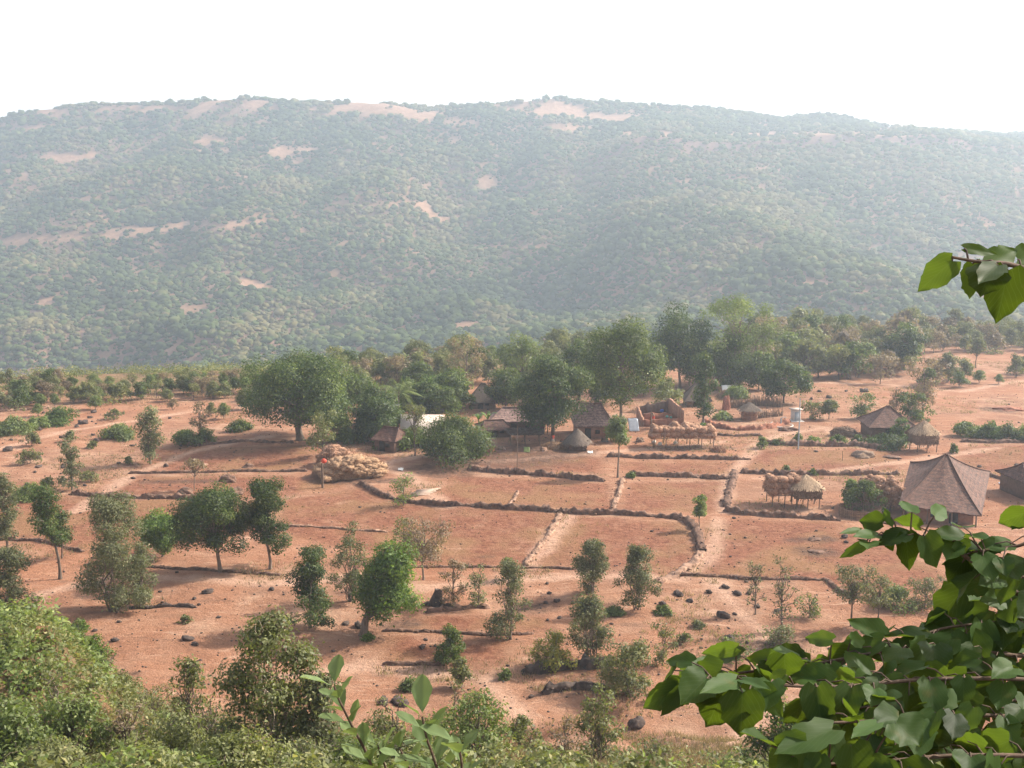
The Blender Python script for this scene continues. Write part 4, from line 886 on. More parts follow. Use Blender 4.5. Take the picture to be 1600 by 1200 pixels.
# the big farmhouse with swept hips
o = gp(1475, 812); root = empty('tiled_farmhouse', o)
cor = [at_y(1404, 789, 121.5), at_y(1534, 806, 119), at_y(1547, 737, 132), at_y(1422, 722, 134)]; ap = at_y(1479, 711, 128)
lc = local(cor, o); la = ap - o
walls(lc, -.4, [c[2] - .05 for c in lc], .80, MUD, root, doorpos=.7); roof_mesh(*lc, la + np.array([-.15, 0, 0]), la + np.array([.15, 0, 0]), .38, TILE, root)
for t in (.05, .35, .65, .95):
    q = lc[0] * (1 - t) + lc[1] * t; q = q * .97; mb = MB(); mb.add(*tube([[q[0], q[1], -.4], [q[0], q[1], q[2]]], [.09, .08], 6)); mb.build('post', TIMBER, root)
tag(root, 'large mud farmhouse with a steep four-sided tiled roof swept up to one point', 'house', 'village houses')
house(1612, 772, 6, 7, R(8), 2.2, 4, 3, 'small tiled shed cut by the picture edge beside the big farmhouse', 'tiled_shed', cat='shed')
house(1385, 682, 7.6, 7.5, R(-3), 2.1, 4.8, .5, 'small tiled house with a pointed roof behind dark shrubs', sag=.15)
house(926, 678, 6.6, 8, R(2), 2.0, 4.9, 2.6, 'brown hip-roofed house beside the tallest village tree', sag=.3, rmat=TILEP, wmat=MUD, doorpos=.3)
house(812, 672, 9.6, 6.5, R(-3), 2.0, 3.7, 5.5, 'long low tiled farmhouse with white specks on its roof', sag=.2, rmat=TILEP, posts=5)
house(772, 680, 5.2, 5, R(14), 1.3, 2.4, 3, 'low tiled lean-to beside the long tiled farmhouse', 'tiled_shed', cat='shed', sag=.1)
house(755, 636, 5.4, 5.5, R(0), 1.2, 4.3, .8, 'brown steep thatched hut behind the banana plants', 'thatched_hut', THATCHG, WATTLE, cat='hut', sag=.1)
house(612, 702, 4.2, 4.5, R(-28), 1.7, 3.3, 2.6, 'small tilted brown-tiled shed beside the cream-roofed house', 'tiled_shed', cat='shed', sag=.05, rmat=TILE)
house(1088, 632, 5, 5, 0, 1.0, 4.2, .2, 'grey conical thatched hut behind the creeper-covered tree', 'thatched_hut', THATCHG, WATTLE, cat='hut', sag=.1)
# white flecks drying on the farmhouse roof are part of that roof
o = gp(660, 690); root = empty('cream_roofed_house', o, R(3)); mb = MB()
def slab(mb, c, t=.08): 
    c = [np.array(q, float) for q in c]; V = c + [q - UP * t for q in c]; mb.add(V, [[0, 1, 2, 3], [7, 6, 5, 4], [0, 4, 5, 1], [1, 5, 6, 2], [2, 6, 7, 3], [3, 7, 4, 0]], .5)
slab(mb, [(-3.3, -2.2, 2.5), (3.4, -2.4, 2.4), (3.4, 1.3, 3.9), (-3.3, 1.4, 4.0)]); slab(mb, [(-3.3, 1.45, 4.03), (3.4, 1.35, 3.93), (3.4, 4, 2.8), (-3.3, 4, 2.8)]); mb.build('roof', PALESHEET, root)
slab2 = MB(); slab(slab2, [(-1.6, -4.3, 1.9), (3.2, -4.3, 1.8), (3.2, -2.1, 2.35), (-1.6, -2.1, 2.4)]); slab2.build('porch_roof', PALESHEET, root)
walls([(-3, -2, 0), (3.1, -2, 0), (3.1, 3.6, 0), (-3, 3.6, 0)], -.3, 2.5, 1, MUDDARK, root)
tag(root, 'house with a cream sheet roof half hidden by the low leafy tree', 'house', 'village houses')
# open shed with flat thatch
o = gp(820, 693); root = empty('open_shed', o, R(2)); mb = MB(); V, Fc = box((0, 0, 1.8), (5, 3.4, .35)); V = np.array(V); mb.add(V, Fc)
rr = np.random.default_rng(6); P = np.stack([rr.uniform(-2.7, 2.7, 1500), rr.uniform(-1.9, 1.9, 1500), rr.uniform(1.85, 2.1, 1500)], -1); cards(mb, P, UP + rr.normal(size=P.shape) * .3, .5, rr, asp=.25); mb.build('roof', THATCHG, root)
for a in (-2.2, 0, 2.2):
    for b in (-1.4, 1.4): q = MB(); q.add(*tube([[a, b, -.2], [a, b, 1.7]], [.08, .07], 6)); q.build('post', TIMBER, root)
tag(root, 'open shed with a flat grey thatch on posts in the village yard', 'shed')
# thatched round hut / granary
def cone_roof(parent, r, z0, z1, mat, n=22, square=False):
    rr = np.random.default_rng(int(z1 * 100)); mb = MB(); rings = 7; V = []
    for j in range(rings + 1):
        t = j / rings; q = r * (1 - t) ** .9 + .03
        for i in range(n):
            a = 2 * math.pi * i / n; k = 1 / max(abs(math.cos(a)), abs(math.sin(a))) ** .8 if square else 1; jr = 1 + .05 * rr.normal()
            V.append([math.cos(a) * q * k * jr, math.sin(a) * q * k * jr, z0 + (z1 - z0) * t + .05 * rr.normal()])
    Fc = [[j * n + i, j * n + (i + 1) % n, (j + 1) * n + (i + 1) % n, (j + 1) * n + i] for j in range(rings) for i in range(n)]; mb.add(V, Fc, rr.random(len(Fc)))
    m = 1400; t = rr.random(m); a = rr.uniform(0, 6.28, m); q = r * (1 - t) ** .9 * 1.02; k = 1 / np.maximum(np.abs(np.cos(a)), np.abs(np.sin(a))) ** .8 if square else 1
    P = np.stack([np.cos(a) * q * k, np.sin(a) * q * k, z0 + (z1 - z0) * t], -1); Nn = np.stack([np.cos(a), np.sin(a), np.full(m, .8)], -1)
    Tn = nrm(np.stack([np.cos(a) * r, np.sin(a) * r, np.full(m, -(z1 - z0))], -1)); L = .5; B_ = nrm(np.cross(Nn, Tn)) * .05; P2 = P + nrm(Nn) * .05
    V = np.stack([P2 - B_, P2 + B_, P2 + Tn * L + B_, P2 + Tn * L - B_], 1).reshape(-1, 3); mb.add(V, np.arange(4 * m).reshape(m, 4), rr.random(m)); return mb.build('roof', mat, parent)
def rack_posts(root, L, D, h, nx_=4, mat=None):
    for a in np.linspace(-L / 2, L / 2, nx_):
        for b in (-D / 2, D / 2): q = MB(); q.add(*tube([[a, b, -.2], [a + .05, b, h]], [.07, .06], 6)); q.build('post', TIMBER, root)
    for b in (-D / 2, D / 2): q = MB(); q.add(*tube([[-L / 2 - .3, b, h], [L / 2 + .3, b, h + .03]], .06, 5)); q.build('beam', TIMBER, root)
    q = MB()
    for a in np.linspace(-L / 2 - .2, L / 2 + .2, int(L * 2.5)): q.add(*tube([[a, -D / 2 - .2, h + .1], [a, D / 2 + .2, h + .1]], .045, 4), rng.random())
    q.build('deck', TIMBER, root)
def wicker_box(root, L, D, z0, z1, mat=WATTLE):
    q = MB(); V, Fc = box((0, 0, (z0 + z1) / 2), (L, D, z1 - z0)); q.add(V, Fc)
    rr = np.random.default_rng(8); m = 500; P = np.stack([rr.uniform(-L / 2, L / 2, m), np.where(rr.random(m) < .5, -D / 2 - .03, D / 2 + .03), rr.uniform(z0, z1, m)], -1); cards(q, P, np.sign(P[:, 1:2]) * np.array([[0, 1., 0]]) + rr.normal(size=P.shape) * .2, .4, rr, .3); q.build('wall', mat, root)
o = gp(1442, 704); root = empty('granary', o, R(4)); rack_posts(root, 2.9, 2.6, 1.2, 3); wicker_box(root, 3.3, 2.9, 1.2, 3.0); cone_roof(root, 1.75, 2.9, 4.5, THATCHP, square=True); tag(root, 'square thatched granary raised on stilts beside the small tiled house', 'granary')
o = gp(1258, 791); root = empty('thatched_rack', o, R(-2)); rack_posts(root, 2.7, 2.4, 1.25, 3); wicker_box(root, 3.2, 2.8, 1.3, 2.7); cone_roof(root, 1.75, 2.6, 3.9, THATCHP, square=True); tag(root, 'pale thatched store on thin stilts joined to a small hay rack', 'store hut')
o = gp(902, 702); root = empty('round_hut', o); wicker_box(root, 2.6, 2.4, -.2, 1.5, MUDDARK); cone_roof(root, 2.0, 1.2, 3.1, THATCHG); tag(root, 'small round hut of dark grey thatch in front of the hip-roofed house', 'hut')

# hay stacks: rack + heap are two things
def hay(px, py, L, D, H_, rot, ph, label, hm, rlabel=None, nposts=4, prof='round', seed=1, size=.55, name='haystack'):
    rr = np.random.default_rng(seed); o = gp(px, py); base = ph + .15 if rlabel else 0
    if rlabel:
        root = empty('hay_rack', o, rot); rack_posts(root, L * .92, D * .85, ph, nposts); tag(root, rlabel, 'rack', 'wooden hay racks')
    mb = MB(); n_ = int(L * D / (size * size) * (1.0 if rlabel else 3.2))
    V, Fc = ICO2; hh = H_ * .82; mb.add(V * (np.array([L * .46, D * .44, hh * .5]) if rlabel or prof == 'box' else np.array([L * .44, D * .42, hh])) + np.array([0, 0, hh * .5 if rlabel or prof == 'box' else 0]), Fc, .4)
    for _ in range(n_):
        u, v = rr.uniform(-1, 1, 2); e = 1 - (max(abs(u), abs(v) * .9) ** 4) * .45 if prof == 'box' else max(0, 1 - u * u * .55 - v * v * .6); z = H_ * e * rr.uniform(.85, 1) - size * .3
        c = np.array([u * (L / 2 - size * .3), v * (D / 2 - size * .3), max(z, size * .3)]); V1, F1, t1 = lump(c, size * (np.array([.66, .55, .50]) if rlabel or prof == 'box' else np.array([.95, .6, .34])) * rr.uniform(.6, 1.4), rr, ICO2, .2, .35 + .3 * rr.random(), rr.uniform(0, 3)); mb.add(V1, F1, t1)
    for zz_ in (np.arange(size * .4, H_ * .75, size * .75) if (rlabel or prof == 'box') else []):
        for s_, e_ in (((-L / 2, -D / 2), (L / 2, -D / 2)), ((L / 2, -D / 2), (L / 2, D / 2)), ((-L / 2, D / 2), (-L / 2, -D / 2))):
            k_ = int(np.hypot(e_[0] - s_[0], e_[1] - s_[1]) / (size * .75)) + 1
            for t in np.linspace(0, 1, k_):
                c = np.array([s_[0] + (e_[0] - s_[0]) * t, s_[1] + (e_[1] - s_[1]) * t, zz_]) * np.array([.93 - .1 * zz_ / H_, .9 - .1 * zz_ / H_, 1]) + rr.normal(size=3) * .06; V1, F1, t1 = lump(c, size * np.array([.5, .45, .42]) * rr.uniform(.85, 1.25), rr, ICO2, .16, rr.random()); mb.add(V1, F1, t1)
    Vall = np.concatenate(mb.V); m = 16000 if not rlabel else 7000; I = rr.integers(0, len(Vall), m); P = Vall[I] * 1.0; cards(mb, P, nrm(P - np.array([0, 0, H_ * .3])) + rr.normal(size=P.shape) * .6, .36 if rlabel else .5, rr, asp=.13, droop=.7, tint=np.clip(rr.normal(.5, .15, len(P)), 0, 1))
    ob = mb.build(name, hm); ob.location = (o[0], o[1], o[2] + base); ob.rotation_euler = (0, 0, rot); tag(ob, label, 'haystack', 'hay stored for the dry season'); return ob
hay(1066, 697, 9.6, 3.4, 1.9, R(-1), 1.5, 'long heap of round hay bundles on the long rack', HAYRED, 'long hay rack with posts and open shade beneath', 6, seed=2, size=.95)
hay(1221, 788, 3.3, 2.8, 2.4, R(3), 1.4, 'rounded reddish heap of hay bundles beside the thatched store', HAYRED, 'small hay rack on thin posts joined to the thatched store', 3, seed=3, size=.9)
hay(548, 742, 8.8, 5.4, 2.8, R(14), 0, 'huge golden heap of hay with a dark shaded end on bare soil', HAY, seed=4, size=.95)
hay(522, 726, 4.0, 3.6, 3.0, R(10), 0, 'reddish mound of hay piled behind the huge golden heap', HAYRED, seed=14, size=.9)
hay(1366, 793, 3.1, 3.0, 3.0, R(0), .9, 'square stack of layered reddish hay behind the wicker-fenced shrub', HAYRED, 'hay rack hidden behind the wicker-fenced shrub', 3, prof='box', seed=5, size=.55)
hay(1391, 796, 1.9, 3.0, 3.0, R(0), .8, 'narrow layered hay stack next to the big farmhouse roof', HAYRED, 'narrow dark hay rack against the big farmhouse', 2, prof='box', seed=6, size=.55)
hay(795, 628, 3.4, 2.6, 1.9, R(4), 1.8, 'pale hay heap on the high rack behind the dark tree', HAY, 'high hay rack behind the long tiled farmhouse', 3, seed=7, size=.8)
hay(1122, 705, 1.2, 1.0, .5, 0, 0, 'tiny scrap of loose hay beside the long rack', HAYRED, seed=8, size=.5)
hay(868, 700, 3.4, 2, .8, 0, 0, 'low pile of pale firewood and hay in the village yard', HAY, seed=9, size=.5)
hay(1318, 681, 3.6, 2.2, 1.5, 0, 0, 'dark heap of brushwood beside the small tiled house', WATTLE, seed=10, size=.6)
hay(1138, 620, 3.2, 2, 1.3, 0, 0, 'pale brush pile beyond the creeper-covered tree', HAY, seed=12, size=.6)

# roofless mud walls
o = gp(1038, 664); root = empty('roofless_walls', o)
def wall_run(a, b, h0, h1, th, nm, mat, parent, sd=1):
    rr = np.random.default_rng(sd); a = np.array(a, float); b = np.array(b, float); L = np.linalg.norm(b - a); n_ = max(4, int(L / .35)); d = (b - a) / L; nn = np.array([-d[1], d[0]]) * th / 2; P = []
    for k, t in enumerate(np.linspace(0, 1, n_)):
        xy = a + (b - a) * t; h_ = h0 + (h1 - h0) * t + rr.normal() * .12; P += [[*(xy - nn), -.4], [*(xy + nn), -.4], [*(xy + nn), h_], [*(xy - nn), h_]]
    F_ = [[k * 4 + e, k * 4 + 4 + e, k * 4 + 4 + (e + 1) % 4, k * 4 + (e + 1) % 4] for k in range(n_ - 1) for e in range(4)]; F_ += [[0, 1, 2, 3], [n_ * 4 - 4, n_ * 4 - 1, n_ * 4 - 2, n_ * 4 - 3]]
    mb = MB(); mb.add(P, F_, rr.random(len(F_)) * .5 + .25); return mb.build(nm, mat, parent)
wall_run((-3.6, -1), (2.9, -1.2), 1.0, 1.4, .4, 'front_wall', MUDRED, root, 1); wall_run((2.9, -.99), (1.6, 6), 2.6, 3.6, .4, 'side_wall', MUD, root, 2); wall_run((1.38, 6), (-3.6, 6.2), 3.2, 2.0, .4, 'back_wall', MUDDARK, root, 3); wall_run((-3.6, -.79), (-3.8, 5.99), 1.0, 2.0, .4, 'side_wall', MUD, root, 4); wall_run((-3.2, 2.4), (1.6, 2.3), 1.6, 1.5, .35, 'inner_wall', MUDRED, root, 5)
tag(root, 'roofless house of red mud walls with broken tops', 'ruin')
# brush enclosure
for (a, b, h0, lb) in [((1130, 640), (1175, 634), 1.6, 'brown brush fence beyond the small heap of bricks'), ((1175, 634), (1222, 636), 1.8, 'reddish brush fence running to the round glossy tree'), ((1162, 655), (1222, 650), 1.2, 'low brush wall in front of the round glossy tree')]:
    A_ = gp(*a); B_ = gp(*b); mb = MB(); rr = np.random.default_rng(int(a[0]))
    for _ in range(150):
        t = rr.random(); c = A_ * (1 - t) + B_ * t + rr.normal(size=3) * np.array([.1, .15, 0]); mb.add(*tube([c - UP * .2, c + UP * h0 * rr.uniform(.6, 1.15) + rr.normal(size=3) * .2], [.05, .03], 4), rr.random())
    tag(mb.build('brush_fence', WATTLE, origin=A_), lb, 'fence', 'brush fences of the cattle pen')
o = gp(1170, 655); root = empty('small_hut', o); wicker_box(root, 2.2, 2.2, -.2, 1.9, MUD); cone_roof(root, 1.7, 1.8, 2.9, THATCHG, square=True); tag(root, 'tiny mud hut with a grey thatch in the brush enclosure', 'hut')
# round wicker fence
o = gp(1350, 812); mb = MB(); rr = np.random.default_rng(9)
for k in range(110):
    a = k / 110 * 6.283; c = np.array([math.cos(a) * 2.3, math.sin(a) * 1.8, 0]); mb.add(*tube([c - UP * .2, c * 1.03 + UP * rr.uniform(.9, 1.3)], [.07, .05], 5), rr.random())
for z in (.3, .65, .95): t = np.linspace(0, 6.283, 40); mb.add(*tube(np.stack([np.cos(t) * 2.36, np.sin(t) * 1.86, np.full(40, z)], -1), .06, 5), .3)
ob = mb.build('wicker_fence', WATTLE); ob.location = tuple(o + np.array([0, 1.6, 0])); tag(ob, 'low round wicker fence holding a leafy shrub', 'fence')
# booth, poles, pump
o = gp(1243, 657); root = empty('booth', o, R(5)); mb = MB(); mb.add(*box((0, 0, .95), (1.3, 1.2, 1.9))); mb.build('wall', PLASTER, root); mb = MB(); mb.add(*box((0, 0, 1.96), (1.9, 1.8, .12))); mb.build('roof', PALESHEET, root)
mb = MB(); mb.add(*box((-.05, -.62, .8), (.7, .06, 1.5))); mb.build('door', METAL, root); mb = MB(); mb.add(*box((0, -.2, -.05), (2.2, 2.2, .2))); mb.build('step', PLASTER, root); tag(root, 'white plastered booth with a flat roof slab behind the utility pole', 'booth')
def pole(px, py, top, label, r=.09, mat=TIMBER, cross=False):
    p = gp(px, py); H_ = at_y(px, top, p[1])[2] - p[2]; mb = MB(); mb.add(*tube([[0, 0, -.3], [.03, 0, H_ / 2], [0, .02, H_]], [r, r * .9, r * .7], 7))
    if cross: mb.add(*tube([[-.6, 0, H_ * .93], [.6, 0, H_ * .93]], .05, 5))
    ob = mb.build('pole', mat); ob.location = tuple(p); tag(ob, label, 'pole')
pole(1247, 702, 622, 'thin dark utility pole in front of the white booth', .1, METAL); pole(808, 740, 665, 'thin pole in front of the open shed', .05); pole(504, 762, 724, 'dark wooden post before the shaded end of the hay heap', .17); pole(1017, 676, 643, 'wooden post with a grey cap beside the long hay rack', .13)
pole(1316, 720, 705, 'tiny stake in the field before the small tiled house', .05)
o = gp(1220, 664); root = empty('hand_pump', o); mb = MB(); mb.add(*tube([[0, 0, -.1], [0, 0, 1.1]], [.14, .12], 8)); mb.build('body', METAL, root); mb = MB(); mb.add(*tube([[-.1, 0, 1.1], [.5, 0, 1.35], [.9, 0, 1.2]], .05, 5)); mb.build('handle', METAL, root)
mb = MB(); t = np.linspace(0, 6.283, 30); mb.add(*tube(np.stack([np.cos(t) * 1.9, np.sin(t) * 1.9 - .3, np.full(30, .04)], -1), .1, 5)); mb.build('kerb', PLASTER, root); tag(root, 'blue-grey hand pump inside a pale ring kerb', 'water pump')
# planks
o = gp(664, 770)
for k in range(6):
    mb = MB(); mb.add(*box((0, 0, .06 + .01 * k), (2.6 + .3 * (k % 3), .32, .05), R(18 + 3 * (k % 2)))); ob = mb.build('plank', MUDPALE); ob.location = (o[0] + .18 * k - .5, o[1] - .9 + .42 * k, float(zg(o[0] + .18 * k - .5, o[1] - .9 + .42 * k)) + .03)
    tag(ob, ['pale plank closest to the curving bank', 'second pale plank from the curving bank', 'third pale plank from the curving bank', 'third pale plank from the hay heap side', 'second pale plank from the hay heap side', 'pale plank lying furthest up the field'][k], 'plank', 'pale planks laid out on the field')
# tarpaulin, cloths, baskets
def sheet(px, py, w_, d_, label, mat, cat='cloth', z=.6, name='tarpaulin'):
    o = gp(px, py); rr = np.random.default_rng(int(px)); n_ = 9; u, v = np.meshgrid(np.linspace(-.5, .5, n_), np.linspace(-.5, .5, n_)); zz_ = z * (.5 + v) + .12 * fbm(u * 4 + px, v * 4, 3, 3) + .08; V = np.stack([u * w_, v * d_, zz_], -1).reshape(-1, 3); ix = np.arange(n_ * n_).reshape(n_, n_)
    mb = MB(); mb.add(V, np.stack([ix[:-1, :-1], ix[:-1, 1:], ix[1:, 1:], ix[1:, :-1]], -1).reshape(-1, 4)); ob = mb.build(name, mat, smooth=True); ob.modifiers.new('s', 'SOLIDIFY').thickness = .03; ob.location = tuple(o); tag(ob, label, cat)
sheet(990, 672, 1.6, 2.6, 'pale blue-grey tarpaulin draped beside the tallest village tree', BLUESHEET, 'tarpaulin', 1.6); sheet(1136, 616, 1.9, 2, 'pale cloth spread over the brush pile', WHITECLOTH, 'cloth', 1.5, 'cloth')
sheet(823, 706, .9, .9, 'yellow-green basket-like cloth in the village yard', ML['lime'], 'cloth', .6, 'cloth'); sheet(1570, 757, 1.4, .8, 'grey wet cloth beside the big farmhouse', BLUESHEET, 'cloth', .1, 'cloth')
sheet(922, 708, .8, .5, 'white rag on the ground before the round hut', WHITECLOTH, 'cloth', .2, 'cloth'); sheet(626, 735, .7, .6, 'white scrap on the ground beside the low leafy tree', WHITECLOTH, 'cloth', .2, 'cloth')
def pot(px, py, dx, z, r, label, mat, cat='bundle', name='cloth_bundle'):
    o = gp(px, py); rr = np.random.default_rng(int(px * 3)); mb = MB(); V, F_, t = lump((0, 0, r * .8), (r, r * .8, r * .9), rr, ICO2, .1, .5); mb.add(V, F_, t); ob = mb.build(name, mat, smooth=True); ob.location = (o[0] + dx, o[1], o[2] + z); tag(ob, label, cat)
pot(507, 758, 0, 2.9, .36, 'red cloth bundle hung on the dark post by the hay heap', REDCLOTH); pot(1034, 655, 0, 1.2, .32, 'blue cloth bundle on the red mud walls', BLUECLOTH); pot(1042, 660, 0, .8, .32, 'teal cloth bundle inside the red mud walls', TEALCLOTH); pot(1048, 661, 0, .8, .22, 'second smaller teal bundle inside the red mud walls', TEALCLOTH)
pot(1022, 693, 0, 0, .3, 'white sack in the shade under the long hay rack', WHITECLOTH, 'sack', 'sack'); pot(1031, 696, 0, 0, .32, 'low white sack under the long hay rack', WHITECLOTH, 'sack', 'sack'); pot(1055, 694, 0, 0, .3, 'white sack at the open end of the hay rack shade', WHITECLOTH, 'sack', 'sack')
pot(1206, 664, 0, 0, .3, 'white pot beside the hand pump', WHITECLOTH, 'pot', 'pot')
# persons in the yard
def person(px, py, shirt, skirt, label, face=0.0, bend=0.0, z=0):
    o = gp(px, py); o[2] += z; root = empty('person', o, face); b = bend
    pts = {'pel': (0, 0, .92), 'waist': (0, -.1 * b, 1.08), 'chest': (0, -.45 * b, 1.33 - .15 * b), 'neck': (0, -.6 * b, 1.5 - .25 * b), 'head': (0, -.7 * b, 1.66 - .32 * b)}
    V = [pts['pel'], pts['waist'], pts['chest'], pts['neck'], pts['head']]; E = [(0, 1), (1, 2), (2, 3), (3, 4)]; rad = [.13, .12, .14, .055, .09]
    for s in (-1, 1):
        k = len(V); V += [(s * .1, 0, .86), (s * .11, -.03, .48), (s * .11, .02, .08), (s * .12, -.12, .03)]; rad += [.095, .062, .042, .035]; E += [(0, k), (k, k + 1), (k + 1, k + 2), (k + 2, k + 3)]
        k = len(V); cz = pts['chest']; V += [(s * .19, cz[1], cz[2] + .08), (s * .25, cz[1] - .05, cz[2] - .2), (s * .2, cz[1] - .22 - .1 * b, cz[2] - .38)]; rad += [.06, .045, .03]; E += [(2, k), (k, k + 1), (k + 1, k + 2)]
    me = bpy.data.meshes.new('body'); me.from_pydata(V, E, []); ob = bpy.data.objects.new('body', me); col.objects.link(ob); ob.parent = root; me.materials.append(SKIN)
    sk = ob.modifiers.new('skin', 'SKIN'); 
    if not me.skin_vertices: me.attributes.new('x', 'FLOAT', 'POINT')
    L_ = me.skin_vertices[0].data if me.skin_vertices else None
    if L_:
        for i, r_ in enumerate(rad): L_[i].radius = (r_, r_)
        L_[0].use_root = True
    ss = ob.modifiers.new('sub', 'SUBSURF'); ss.levels = 1; ss.render_levels = 2
    c = pts['chest']; mb = MB(); mb.add(*tube([(0, 0, .95), (0, -.12 * b, 1.1), c, (0, c[1] - .08 * b, c[2] + .14)], [.19, .17, .21, .12], 12)); 
    for s in (-1, 1): mb.add(*tube([(s * .15, c[1], c[2] + .09), (s * .24, c[1] - .03, c[2] - .08)], [.09, .08], 8))
    mb.build('shirt', shirt, root, smooth=True); mb = MB(); mb.add(*tube([(0, 0, 1.0), (0, 0, .7), (0, 0, .35)], [.18, .23, .27], 12)); mb.build('skirt', skirt, root, smooth=True)
    h_ = pts['head']; mb = MB(); V1, F1 = ICO2; mb.add(V1 * np.array([.1, .11, .1]) + np.array([h_[0], h_[1] + .025, h_[2] + .05]), F1); mb.build('hair', HAIR, root, smooth=True); tag(root, label, 'person', 'people in the village')
def psk():
    pass
person(1027, 652, WHITECLOTH, WHITECLOTH, 'person in white clothes standing among the red mud walls', R(20), .2, .9); person(1021, 660, MUDPALE, REDCLOTH, 'person in a pale top bending over the red mud walls', R(-30), .8, .2)
person(864, 695, REDCLOTH, MUDPALE, 'person in a red top standing under the dense dark tree', R(40), .1)

# ------------------------------------------------------------------ loose ground cover (stuff)
rng = np.random.default_rng(99)
mb = MB(); n = 5200; a = rng.uniform(0, 1600, n); b = 1200 - (1200 - 620) * rng.random(n) ** 1.6 * 1.0
V0, F0 = ico(0)
Y_ = rng.uniform(66, 210, n) ** 1.0; X_ = (rng.random(n) - .5) * 1.05 * Y_; dm = fbm(X_ / 9, Y_ / 9, 50, 3); k_ = dm > -.12; X_, Y_ = X_[k_], Y_[k_]; n = len(X_); s_ = rng.uniform(.03, .10, n) * (1 + (rng.random(n) > .93))
W = V0[None] * s_[:, None, None] * np.array([1.2, 1, .8]) * (1 + .3 * rng.normal(size=(n, 12, 1)) * .5) + np.stack([X_, Y_, zg(X_, Y_) + s_ * .3], -1)[:, None]
mb.add(W.reshape(-1, 3), (F0[None] + (np.arange(n) * 12)[:, None, None]).reshape(-1, 3), np.repeat(rng.random(n), 20)); tag(mb.build('pebbles', STONE), 'loose dark pebbles scattered over the red soil', 'pebbles', kind='stuff')
# dry grass tufts
mb = MB(); n = 42000; Y_ = rng.uniform(62, 260, n); X_ = (rng.random(n) - .5) * 1.08 * Y_; dm = fbm(X_ / 8, Y_ / 8, 51, 4); inf = np.zeros(n, bool)
for pl in FIELDS: inf |= poly_mask(X_, Y_, [tuple(gp(*p)[:2]) for p in pl])
k_ = (dm > .12) & ~(inf & (rng.random(n) < .85)); X_, Y_ = X_[k_], Y_[k_]
P = np.repeat(np.stack([X_, Y_, zg(X_, Y_)], -1), 7, 0); P[:, :2] += rng.normal(size=(len(P), 2)) * .22; m_ = len(P); d = nrm(np.stack([rng.normal(size=m_) * .35, rng.normal(size=m_) * .35, np.ones(m_)], -1)); L = rng.uniform(.1, .42, (m_, 1)); s_ = nrm(np.cross(d, rng.normal(size=(m_, 3)))) * .035
V = np.stack([P - s_, P + s_, P + d * L], 1).reshape(-1, 3); mb.add(V, np.arange(3 * m_).reshape(m_, 3), rng.random(m_)); tag(mb.build('grass', ML['dry']), 'thin dry grass tufts over the bare soil', 'grass', kind='stuff')

mb = MB(); n = 15000; X_ = rng.uniform(-150, 210, n); Y_ = edge_y(X_) + rng.uniform(-44, 14, n) ; dm = fbm(X_ / 12, Y_ / 7, 88, 3) + .012 * (Y_ - edge_y(X_)) ; k_ = dm > -.08; X_, Y_ = X_[k_], Y_[k_]
K = 16; P = np.repeat(np.stack([X_, Y_, zg(X_, Y_)], -1), K, 0); m_ = len(P); hh = np.repeat(rng.uniform(.5, 2.4, len(X_)), K); P += rng.normal(size=(m_, 3)) * np.array([.55, .55, 0]) + UP * (rng.random(m_) * hh)[:, None]
cards(mb, P, UP * .5 + rng.normal(size=P.shape) * .5, .42, rng, tint=np.repeat(rng.random(len(X_)), K)); tag(mb.build('scrub_cover', ML['olive']), 'low olive scrub massed along the plateau edge', 'scrub', kind='stuff')

# ------------------------------------------------------------------ near slope: undergrowth and big bushes
def cover(nm, leaf, n, test, size, hmax, label, cat, seed, asp=.5, blades=False):
    rg = np.random.default_rng(seed); mb = MB(); Y_ = rg.uniform(24, 74, n); X_ = (rg.random(n) - .5) * 1.15 * Y_; Z_ = zg(X_, Y_); hx_, hy_ = hill_px(X_, Y_, Z_); k_ = test(hx_, hy_, X_, Y_); X_, Y_, Z_ = X_[k_], Y_[k_], Z_[k_]; m = len(X_)
    if blades:
        P = np.stack([X_, Y_, Z_], -1); P = np.repeat(P, 6, 0); m = len(P); P[:, :2] += rg.normal(size=(m, 2)) * .12; d = nrm(np.stack([rg.normal(size=m) * .45, rg.normal(size=m) * .45, np.ones(m)], -1)); L = rg.uniform(.3, 1, (m, 1)) * hmax; s_ = nrm(np.cross(d, rg.normal(size=(m, 3)))) * .018; mb.add(np.stack([P - s_, P + s_, P + d * L], 1).reshape(-1, 3), np.arange(3 * m).reshape(m, 3), rg.random(m))
    else:
        hh = hmax * 1.25 * np.clip(.35 + 1.6 * fbm(X_ / 1.6, Y_ / 1.6, seed, 3), 0.03, 1); P = np.stack([X_, Y_, Z_ + hh * rg.random(m) ** .5], -1); cards(mb, P, UP * .7 + rg.normal(size=P.shape) * .5, size, rg, asp=asp, tint=np.clip(rg.normal(.45, .22, m) + .5 * fbm(X_ / 1.2, Y_ / 1.2, 8, 2), 0, 1))
    o = mb.build(nm, ML[leaf]); tag(o, label, cat, kind='stuff'); return o
crest = lambda x: np.interp(x, [-200, 0, 140, 220, 330, 520, 700, 1600], [960, 962, 1005, 1095, 1150, 1190, 1215, 1215])
cover('creeper_leaves', 'lime', 120000, lambda a, b, x, y: (a < 190) & (b > 930) & (b < 1090) & (fbm(x / 3, y / 3, 71, 3) > -.12), .24, 1.3, 'bright green creepers matted over the near slope', 'creeper', 71)
cover('undergrowth', 'olive', 320000, lambda a, b, x, y: (b > crest(a) - 20) & (fbm(x / 2.2, y / 2.2, 72, 3) > -.12), .19, 1.1, 'olive undergrowth covering the near slope', 'undergrowth', 72)
